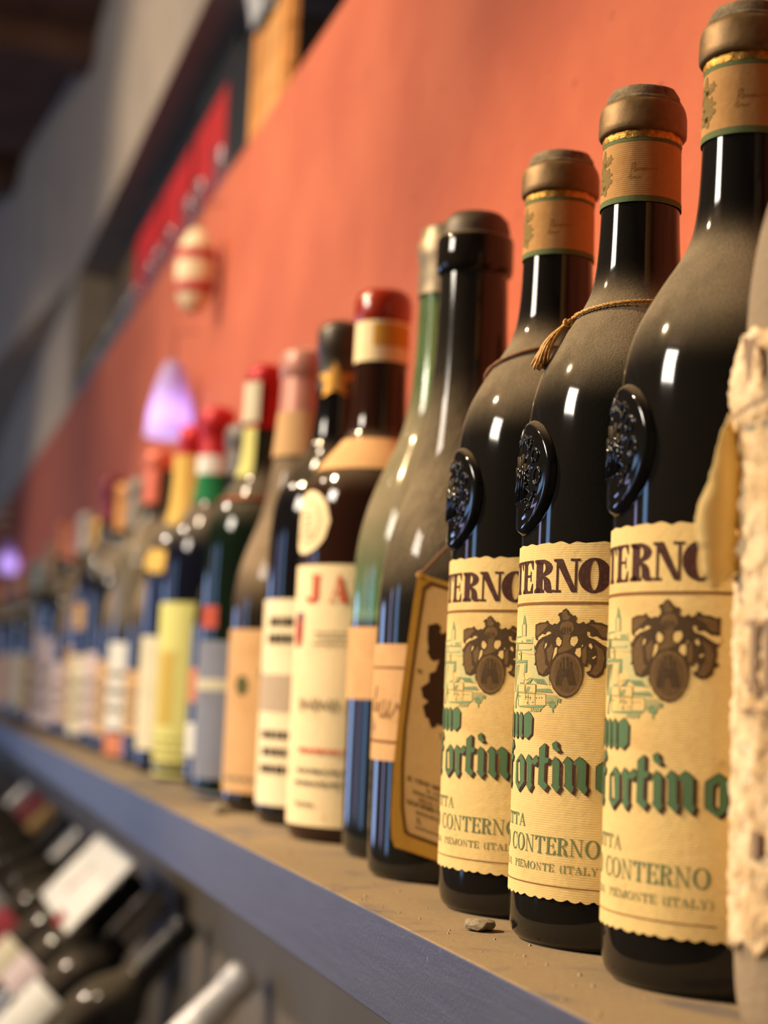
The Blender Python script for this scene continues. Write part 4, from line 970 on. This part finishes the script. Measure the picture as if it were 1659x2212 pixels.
PF('emblem', [[(.0055 + .0045 * math.cos(a), .1120 + .0095 * math.sin(a)) for a in [k * .3 for k in range(21)]]], ink('emblem_red', srgb(170, 60, 60), .4))
PF('emblem', [_rect(.003, .1165, .010, .1215)], ink('emblem_blue', srgb(90, 90, 130), .4))
PF('fine_print', bars(3, .020, .042, .1040, .1130, 5, .3), M_GREYI)
PF('script_line', stroke([(.010 + .0018 * k, .0720 + (.0028 if k % 2 else -.0024) * (1 + .4 * math.sin(k))) for k in range(17)], .0008), M_GREYI)
PF('red_line', bars(1, .012, .042, .0470, .0530, 8, .35), M_RED)
PF('fine_print', bars(2, .010, .044, .0300, .0430, 9, .3) + bars(1, .010, .026, .0190, .0240, 10, .3), M_GREYI)

# ------------------------------------------------------------------ the rest of the row
CORK = plain('cork', srgb(160, 120, 80), .9)
def tin(name, col, metal=.2, rough=.4): return plain(name, srgb(*col), rough, metal, .12, 40, .1)
def row_bottle(x, y, label, kind='round', r=.038, h=.284, glass=GL_BLACK, cap=None, capz=.245, caph=None, labels=(), rot=0, extra=None, group='old bottles along the shelf'):
    o = empty('wine_bottle', (x, y, SH), R(rot)); tag(o, label, 'bottle', group)
    prof = scaled(kind, r, h) if kind != 'P' else p_prof
    rf = glass_body(prof, glass, o)
    caph = caph or h + .014
    if cap: capsule(o, cap, rf, capz, caph)
    else: cork(o, rf, h, CORK)
    for i, (z0, z1, thc, half, mat, pr) in enumerate(labels):
        lb = paper_patch('label', rf, z0, z1, thc, half, mat, o, off=.0004, nz=6)
        for nm, polys, pm in pr:
            print_mesh(nm, polys, r, thc, .0007, pm, lb, step=.005, rf=rf)
    if extra: extra(o, rf)
    return o

INK = M_GREYI
def disc(s, z, a, b): return [[(s + a * math.cos(k * .314), z + b * math.sin(k * .314)) for k in range(20)]]
M_WHITE = paper('white_label_paper', srgb(240, 236, 224), .15, .05)
M_CREAMY = paper('cream_label_paper', srgb(236, 224, 190), .3, .05)
M_YELLOW = paper('yellow_label_paper', srgb(236, 228, 138), .3, .05)
M_YELLOWP = paper('yellow_tissue', srgb(226, 184, 96), .3, .05)
M_BLUEGREY = paper('blue_grey_paper', srgb(150, 152, 164), .3, .05)
M_PINK = paper('pinkish_paper', srgb(226, 204, 200), .2, .05)
M_SALMON = paper('salmon_paper', srgb(222, 140, 104), .2, .05)
M_GREEND = ink('olive_dot_ink', srgb(86, 88, 52), .1)

def star(o, rf):
    pts = []
    for k in range(10):
        a = math.pi / 2 + k * math.pi / 5; q = .0125 if k % 2 == 0 else .006
        pts.append((q * math.cos(a) * 1.1, .268 + q * math.sin(a)))
    print_mesh('gold_star', [pts], .015, 62, .0009, M_GOLD, o, rf=rf)
row_bottle(.252, .985, 'black bottle with a gold star on its neck, behind the red wax topped one', 'round', .039, .292, GL_G, tin('dark_cap', (66, 58, 46)), .262, .306, [
    (.0115, .1325, 6, 66, M_CREAMY, [('dark_lettering', bars(2, .002, .030, .106, .126, 2, .6), M_BLACKI), ('grey_panel', [_rect(-.03, .066, .036, .088)], ink('panel_ink', srgb(176, 160, 140), .3)), ('dark_lettering', bars(3, .0, .032, .030, .060, 4, .5), M_BLACKI)])], extra=star)
def hcap(o, rf):
    paper_patch('neck_paper', rf, .232, .262, 30, 175, M_TAN, o, off=.0012, nz=3)
row_bottle(.252, 1.075, 'brown dusty bottle with pink capsule and tan label with two dark round spots', 'slope', .042, .292, GL_H, tin('pink_cap', (214, 150, 130)), .262, .306, [
    (.0125, .1165, 14, 68, M_TAN, [('dark_spot', disc(.0100, .0805, .0060, .0065) + disc(.0300, .0890, .0055, .0062), M_GREEND), ('fine_print', bars(1, -.01, .036, .020, .030, 6, .25), INK)])], extra=hcap)
def icap(o, rf):
    paper_patch('cap_label', rf, .272, .302, 0, 62, M_CREAMY, o, off=.0028, nz=3)
    paper_patch('neck_label', rf, .232, .268, 5, 50, M_YELLOW, o, off=.0010, nz=4)
    v, f = tube([cyl_pt(rf(.214) + .0015, 2 * math.pi * k / 40, .214) for k in range(40)], .0013, 6, closed=True)
    pydata('copper_ring', v, f, plain('copper_wire', srgb(190, 100, 50), .4, .5), o, True)
row_bottle(.250, 1.195, 'dark green bottle with bright red capsule, yellow neck label and blue-grey label', 'round', .039, .300, GL_GREEN, tin('red_cap', (196, 22, 24)), .268, .316, [
    (.0030, .1110, 10, 66, M_BLUEGREY, [('cream_stripe', [_rect(-.04, .076, .04, .084)], M_CREAMY)]), (.1200, .1360, 20, 16, paper('round_red_sticker', srgb(206, 92, 70), .2, .05), [])], extra=icap)
row_bottle(.256, 1.290, 'slim black bottle with small white and orange label beside the blue-grey labelled one', 'slope', .035, .272, GL_BLACK, tin('grey_cap', (120, 110, 100)), .245, None, [
    (.025, .050, 8, 60, M_WHITE, []), (.066, .092, 8, 60, M_SALMON, [])])
def jcap(o, rf):
    paper_patch('white_band', rf, .256, .272, 0, 179, M_WHITE, o, off=.0012, nz=2)
    paper_patch('green_band', rf, .232, .256, 0, 179, paper('green_band_paper', srgb(30, 120, 70), .1, .05), o, off=.0010, nz=3)
row_bottle(.250, 1.390, 'blue-black bottle with red, white and green capsule and tall pale yellow label', 'round', .039, .298, GL_NAVY, tin('red_cap2', (204, 40, 44)), .270, .314, [
    (.004, .146, 18, 66, M_YELLOW, [('ochre_panel', [_rect(-.006, .045, .016, .105)], ink('ochre_ink', srgb(214, 182, 90), .3)), ('fine_print', bars(4, -.02, .03, .012, .040, 3, .3), ink('olive_grey_ink', srgb(160, 150, 80), .3))])], extra=jcap)
def kwrap(o, rf):
    lathe('tissue_wrap', [(.0395, .178), (.0385, .19), (.031, .205), (.024, .22), (.0195, .24), (.0185, .262), (.0185, .285)], M_YELLOWP, o, 48, rough=lambda a, z: (.0012 * noise.noise((a * 3, z * 60, 2)), .004 * noise.noise((a * 2, 1, 2)) if z < .18 else 0))
row_bottle(.250, 1.500, 'bottle wrapped in yellow tissue at the neck under a red capsule', 'round', .038, .298, GL_NAVY, tin('red_cap3', (206, 36, 40)), .272, .314, [(.02, .12, 5, 60, M_CREAMY, [])], extra=kwrap)
ROW = [
 (.252, 1.610, 'dusty grey-brown bottle with bare cork behind the yellow tissue bottle', 'slope', .038, .285, GL_H, None, [(.03, .09, 5, 60, M_TAN, [])]),
 (.250, 1.725, 'dark bottle with salmon capsule and tall white label', 'round', .0385, .308, GL_D, (226, 120, 92), [(.030, .118, 12, 60, M_WHITE, []), (.004, .026, 12, 60, M_SALMON, [])]),
 (.252, 1.845, 'dusty bottle with grey capsule and tan label past the salmon-capped one', 'slope', .039, .292, GL_H, (140, 130, 116), [(.02, .10, 8, 60, M_TAN, [])]),
 (.250, 1.955, 'dark bottle with gold-orange capsule and pale grey label', 'round', .038, .298, GL_BLACK, (216, 150, 74), [(.02, .11, 8, 60, M_PINK, [])]),
 (.250, 2.105, 'tall dark bottle with maroon capsule, round cream sticker and white label', 'round', .0385, .322, GL_NAVY, (130, 40, 54), [(.012, .108, 12, 62, M_CREAMY, []), (.140, .172, 14, 26, M_TAN, [])]),
 (.252, 2.215, 'short bottle with yellow capsule and tan label', 'round', .037, .278, GL_BLACK, (220, 172, 70), [(.02, .12, 8, 60, M_TAN, [])]),
 (.252, 2.370, 'dusty brown bottle with silver capsule in the blurred middle of the row', 'slope', .039, .300, GL_H, (176, 170, 160), [(.02, .10, 8, 60, M_PINK, [])]),
 (.250, 2.530, 'bottle with salmon capsule and lilac-white label in the blurred middle of the row', 'round', .0385, .296, GL_BLACK, (214, 128, 96), [(.008, .135, 8, 62, M_PINK, [])]),
 (.250, 2.700, 'bottle with orange capsule and tall pinkish label', 'round', .0385, .316, GL_BLACK, (222, 130, 74), [(.006, .150, 10, 62, M_PINK, [])]),
 (.252, 2.900, 'dusty bottle with tan capsule after the tall pinkish label', 'slope', .039, .296, GL_H, (188, 150, 110), [(.02, .11, 8, 60, M_TAN, [])]),
 (.250, 3.150, 'green bottle with pale grey-green capsule far along the shelf', 'round', .038, .284, GL_GREEN, (176, 190, 170), [(.02, .12, 8, 60, M_CREAMY, [])]),
 (.252, 3.340, 'dark bottle with dull brown capsule far along the shelf', 'slope', .038, .284, GL_BLACK, (120, 84, 60), [(.03, .12, 8, 60, M_PINK, [])]),
 (.250, 3.550, 'bottle with bright orange capsule far along the shelf', 'round', .038, .288, GL_BLACK, (224, 140, 50), [(.02, .12, 8, 60, M_TAN, [])]),
 (.250, 3.800, 'far bottle with beige label and grey capsule', 'round', .0385, .292, GL_BLACK, (150, 140, 128), [(.006, .125, 8, 62, M_PINK, [])]),
 (.252, 4.050, 'far dusty bottle with red capsule', 'slope', .039, .300, GL_H, (170, 60, 50), [(.02, .10, 8, 60, M_TAN, [])]),
 (.250, 4.350, 'far bottle with gold capsule and beige label', 'round', .0385, .300, GL_BLACK, (206, 160, 90), [(.006, .130, 8, 62, M_TAN, [])]),
 (.250, 4.700, 'very far bottle with white label at the left edge', 'round', .0385, .310, GL_BLACK, (170, 110, 80), [(.006, .130, 8, 62, M_PINK, [])]),
 (.252, 5.100, 'very far dusty bottle with tan label at the left edge', 'slope', .039, .300, GL_H, (190, 160, 130), [(.006, .120, 8, 62, M_TAN, [])]),
 (.250, 5.600, 'last visible bottle of the row with beige label at the left edge', 'round', .0385, .300, GL_BLACK, (190, 130, 80), [(.006, .130, 8, 62, M_TAN, [])]),
]
for i, (x, y, lab, kind, r, h, gl, cap, labs) in enumerate(ROW):
    labs = [(a, b, c, dd, m_, ([('fine_print', bars(3, -.02, .035, a + (b - a) * .2, a + (b - a) * .8, i, .35), INK)] if b - a > .05 and y < 3 else [])) for a, b, c, dd, m_, _ in labs]
    row_bottle(x, y, lab, kind, r, h, gl, tin('cap_%d' % i, cap) if cap else None, h - .045, h + .012, labs)

# crumbs on the shelf
def pebble(name, loc, sx, sy, sz, seed, mat):
    bm = bmesh.new(); bmesh.ops.create_icosphere(bm, subdivisions=2, radius=1)
    for v in bm.verts:
        q = v.co.copy(); m_ = max(abs(q.x), abs(q.y), abs(q.z)); q = q.lerp(q / m_, .55) * (1 + .22 * noise.noise(v.co * 1.6 + Vector((seed, 0, 0))))
        v.co = Vector((q.x * sx, q.y * sy, q.z * sz))
    lo = min(v.co.z for v in bm.verts)
    for v in bm.verts: v.co.z -= lo
    me = bpy.data.meshes.new(name); bm.to_mesh(me); bm.free()
    o = mesh_obj(name, me, mat); o.location = loc; return o
M_STONE = plain('grey_grit', srgb(150, 140, 122), .85, 0, .35, 400, .6)
o = pebble('stone_chip', (.2015, .5560, SH), .0052, .0050, .0021, 2, M_STONE); o.rotation_euler = (0, 0, .5)
tag(o, 'grey stone chip lying on the dusty shelf before the crest-label bottles', 'stone')
o = pebble('stone_chip', (.2030, 1.045, SH), .0050, .0060, .0030, 5, M_STONE)
tag(o, 'small dark blurred stone chip on the shelf before the tan labelled bottle', 'stone')
rnd = random.Random(3); gv, gf = [], []
for k in range(260):
    x = .178 + rnd.random() * .03; y = .38 + rnd.random() ** 1.5 * 1.6; s = .0003 + .0006 * rnd.random() ** 3
    b = len(gv)
    gv += [(x + s, y, SH), (x - s * .5, y + s * .9, SH), (x - s * .5, y - s * .9, SH), (x, y, SH + s * 1.1)]
    gf += [(b, b + 1, b + 3), (b + 1, b + 2, b + 3), (b + 2, b, b + 3)]
g = pydata('shelf_grit', gv, gf, plain('pale_grit', srgb(176, 160, 130), .9))
g['kind'] = 'stuff'; tag(g, 'scattered pale dust crumbs on the front of the shelf', 'dust')

# ------------------------------------------------------------------ niche above the wall
NZ = SH + .633
cart_red = plain('red_carton_face', srgb(228, 44, 40), .55, 0, .1, 20, .05)
for k, (y0, y1, hh, lab) in enumerate([(1.955, 2.235, .245, 'black carton with red face in the niche, nearest of the three with red'), (2.24, 2.525, .225, 'black carton with red face in the niche, middle of the three'), (2.53, 2.82, .235, 'black carton with red face in the niche, furthest of the three')]):
    c_ = empty('wine_carton', (.350, (y0 + y1) / 2, NZ)); tag(c_, lab, 'box', 'cartons in the niche')
    w = (y1 - y0) / 2 - .002
    box('carton_body', 0, .22, -w, w, 0, hh, M_BLACK, c_, .004)
    box('red_face', -.003, -.0002, -w + .008, w - .008, .05, .195, cart_red, c_)
wb = empty('wooden_panel', (.318, 1.610, NZ)); tag(wb, 'tan wooden panel standing on edge at the front of the niche', 'panel')
M_WOOD = plain('tan_wood', srgb(214, 152, 84), .6, 0, .15, 14, .2)
for k in range(3): box('plank', .004, .014, -.085, .085, .002 + .043 * k, .043 + .043 * k, M_WOOD, wb, .001)
box('batten', 0, .0035, -.075, -.055, 0, .131, M_WOOD, wb, .0006); box('batten', 0, .0035, .055, .075, 0, .131, M_WOOD, wb, .0006)
pc_ = empty('wine_carton', (.338, 1.845, NZ)); tag(pc_, 'plain black carton in the niche under the white vase', 'box', 'cartons in the niche')
box('carton_body', 0, .22, -.10, .10, 0, .190, M_BLACK, pc_, .004); box('lid_flap', .002, .218, -.098, .098, .1905, .1935, M_BLACK, pc_)
vz = lathe('white_vase', [(.0005, 0), (.014, 0), (.016, .004), (.017, .02), (.024, .06), (.033, .10), (.036, .122), (.0345, .122), (.022, .06), (.014, .02), (.0005, .01)], plain('white_ceramic', srgb(235, 232, 228), .3), None, 40)
vz.location = (.375, 1.90, NZ + .194); tag(vz, 'white flared vase standing on a black carton in the niche', 'vase')
cb = empty('cardboard_box', (.42, 3.10, NZ)); tag(cb, 'brown cardboard box deep in the niche beyond the cartons', 'box')
M_CARD = plain('brown_cardboard', srgb(122, 98, 66), .8, 0, .1, 20, .1)
box('box_body', -.06, .16, -.16, .16, 0, .22, M_CARD, cb, .003); box('flap', -.062, .05, -.162, .162, .2205, .2235, M_CARD, cb); box('flap', .052, .162, -.162, .162, .2205, .2235, M_CARD, cb)
t_ = NT('tumbler_glass'); t_.set(Base__Color=(.75, .86, .95, 1), Roughness=.03, IOR=1.45); t_.b.inputs['Transmission Weight'].default_value = .95
def tumbler():
    return lathe('glass_tumbler', [(.0005, 0), (.013, 0), (.0145, .002), (.0165, .062), (.0155, .0625), (.0135, .006), (.0005, .006)], t_.m, None, 36)
tm = tumbler()
ORD = ['first', 'second', 'third', 'fourth', 'fifth', 'sixth', 'seventh', 'eighth', 'ninth', 'tenth', 'eleventh', 'twelfth', 'thirteenth', 'fourteenth', 'fifteenth', 'sixteenth', 'seventeenth', 'eighteenth', 'nineteenth', 'twentieth']
for k in range(20):
    o = tm if k == 0 else tm.copy()
    if k: COL.objects.link(o)
    o.location = (.328, 1.86 + k * .118 + .02 * math.sin(k * 2.3), NZ)
    tag(o, 'clear glass tumbler on the niche edge, %s from the wooden panel' % ORD[k], 'glass', 'tumblers along the niche edge')

# hanging ornaments on the wall: cream lantern over a lilac glass lamp, twice
M_LANT = plain('cream_lantern_paper', srgb(236, 216, 176), .7, 0, .1, 30, .1)
M_LANTR = plain('red_lantern_print', srgb(180, 56, 52), .7)
M_STR = plain('dark_string', srgb(60, 40, 34), .8)
def translucent(name, col, fac=.6):
    t = NT(name); t.set(Base__Color=col, Roughness=.6)
    tr = t.n('ShaderNodeBsdfTranslucent'); tr.inputs['Color'].default_value = col
    mx = t.n('ShaderNodeMixShader'); mx.inputs[0].default_value = fac
    t.l(t.b.outputs[0], mx.inputs[1]); t.l(tr.outputs[0], mx.inputs[2]); t.l(mx.outputs[0], t.o.inputs['Surface'])
    return t
t2 = translucent('lilac_frosted_glass', srgb(224, 208, 242))
t3 = NT('lit_bulb'); t3.set(Base__Color=(1, 1, 1, 1)); t3.b.inputs['Emission Color'].default_value = (.86, .84, 1, 1); t3.b.inputs['Emission Strength'].default_value = 11
def lantern(y, lab):
    x = WX - .028
    o = empty('hanging_lantern', (x, y, SH + .478)); tag(o, lab, 'lantern', 'cream lanterns hung on the wall')
    lathe('lantern_body', [(.006, 0), (.012, .003), (.018, .015), (.0212, .035), (.0216, .05), (.0195, .068), (.014, .083), (.008, .090), (.0005, .0915)], M_LANT, o, 40)
    for z in (.026, .060):
        rr = .0206 if z < .04 else .0212
        lathe('red_band', [(rr - .0005, z - .007), (rr + .0006, z - .004), (rr + .0006, z + .004), (rr - .001, z + .007)], M_LANTR, o, 40)
    v, f = tube([(0, 0, .0915), (.004, -.004, .115), (.027, -.01, .122)], .0008, 5); pydata('string', v, f, M_STR, o)
    return o
def lilac(y, lab):
    x = WX - .030
    o = empty('glass_lamp', (x, y, SH + .356)); tag(o, lab, 'lamp', 'lilac glass lamps on the wall')
    lathe('lamp_shade', [(a_ * 1.05, b_) for a_, b_ in ((.0265, .000), (.0255, .012), (.0235, .030), (.019, .054), (.0135, .074), (.008, .086), (.0066, .086), (.0120, .073), (.0175, .053), (.0218, .030), (.0238, .012), (.0248, 0))], t2.m, o, 40)
    lathe('bulb', [(.0004, .004), (.007, .006), (.0105, .013), (.0100, .022), (.006, .034), (.0004, .038)], t3.m, o, 24)
    lathe('socket', [(.0045, .038), (.0065, .040), (.0065, .082), (.0004, .083)], M_IRON, o, 16)
    v, f = tube([(0, 0, .082), (.001, .0, .12), (.028, 0, .125)], .0009, 5); pydata('wire', v, f, M_STR, o)
    return o
lantern(1.755, 'cream lantern with red bands hung on the red wall above the nearer lilac lamp')
lilac(1.865, 'lilac glass lamp glowing on the red wall below the nearer cream lantern')
lantern(4.9, 'far blurred cream lantern with red bands at the left edge of the wall')
lilac(4.65, 'far blurred lilac glass lamp at the left edge of the wall')

# ------------------------------------------------------------------ leaning bottles on the lower ledge
LZ = SH - .395
ledge = empty('lower_ledge', (-.05, 0, LZ - .03)); tag(ledge, 'dark lower display ledge under the leaning bottles', 'shelf')
box('board', 0, .358, .2, 8.5, 0, .03, M_BLACK, ledge, .002)
box('front_lip', -.02, 0, .2, 8.5, -.02, .05, M_BLACK, ledge, .002)
LEAN = R(42)
def lean_bottle(y, label, cap, lab, glass=GL_G, tilt=LEAN, cap_len=.06, dx=0.0, lz=(.03, .13)):
    o = empty('wine_bottle', (.094 + dx, y, LZ + .0275)); o.rotation_euler = (0, tilt, 0); tag(o, label, 'bottle', 'bottles leaning under the shelf')
    rf = glass_body(scaled('round', .037, .284), glass, o)
    capsule(o, cap, rf, .296 - cap_len, .296)
    for (z0, z1, m_) in lab:
        paper_patch('label', rf, z0, z1, 10, 75, m_, o, off=.0004, nz=4)
    return o
W_ = tin('white_cap', (236, 232, 228), .1); S_ = tin('silver_cap', (190, 190, 190), .7, .3); R_ = tin('rose_cap', (176, 60, 66)); K_ = tin('black_cap', (26, 24, 26)); G_ = tin('gold_cap2', (190, 150, 90), .5)
M_ROSE = paper('rose_label', srgb(170, 66, 74), .1, .05); M_ORANGE = paper('orange_label', srgb(226, 150, 50), .1, .05); M_GREYP = paper('grey_label', srgb(170, 168, 160), .2, .05)
LEANERS = [
 (1.345, 'leaning bottle with white capsule and orange label, nearest under the shelf', W_, [(.14, .215, M_ORANGE)]),
 (1.62, 'leaning bottle with black capsule and cream label under the shelf', K_, [(.04, .13, M_CREAMY)]),
 (1.80, 'leaning bottle with silver capsule and white label under the shelf', S_, [(.05, .15, M_WHITE)]),
 (1.97, 'leaning bottle with black capsule and blue-grey label under the shelf', K_, [(.03, .10, M_BLUEGREY), (.11, .15, M_PINK)]),
 (2.15, 'leaning bottle with gold capsule and cream label under the shelf', G_, [(.04, .14, M_CREAMY)]),
 (2.36, 'leaning bottle with black capsule and dull rose label under the shelf', K_, [(.05, .15, M_ROSE)]),
 (2.56, 'leaning bottle with silver capsule and grey label under the shelf', S_, [(.05, .15, M_GREYP)]),
 (2.78, 'leaning bottle with white label and black capsule far under the shelf', K_, [(.04, .14, M_WHITE)]),
 (3.02, 'leaning bottle with grey label and gold capsule far under the shelf', G_, [(.05, .16, M_GREYP)]),
 (3.28, 'leaning bottle with bright rose label far under the shelf', R_, [(.06, .16, M_ROSE)]),
 (3.56, 'leaning bottle with pale grey label and silver capsule far under the shelf', S_, [(.05, .16, M_GREYP)]),
 (3.90, 'leaning bottle with pinkish label at the left edge under the shelf', K_, [(.05, .15, M_PINK)]),
 (4.30, 'last leaning bottle with cream label at the left edge under the shelf', K_, [(.05, .15, M_CREAMY)]),
]
for y, lab, cap, ls in LEANERS: lean_bottle(y, lab, cap, ls, cap_len=.075 if cap is W_ else .06)
# price card lying on the leaning necks
pc = empty('price_card', (.215, 1.86, LZ + .255)); pc.rotation_euler = (0, LEAN, 0)
tag(pc, 'white square card with brown and red marks propped on the leaning bottles', 'card')
box('card', -.0015, 0, -.15, .15, -.045, .05, M_WHITE, pc)
pydata('brown_mark', [(-.0018, .03, -.02), (-.0018, .045, -.02), (-.0018, .02, .02), (-.0018, .01, .02)], [(0, 1, 2, 3)], M_LINE, pc)
pydata('red_mark', [(-.0018, -.09, -.05), (-.0018, -.03, -.05), (-.0018, -.03, -.035), (-.0018, -.09, -.035)], [(0, 1, 2, 3)], ink('card_red', srgb(140, 30, 30), .1), pc)
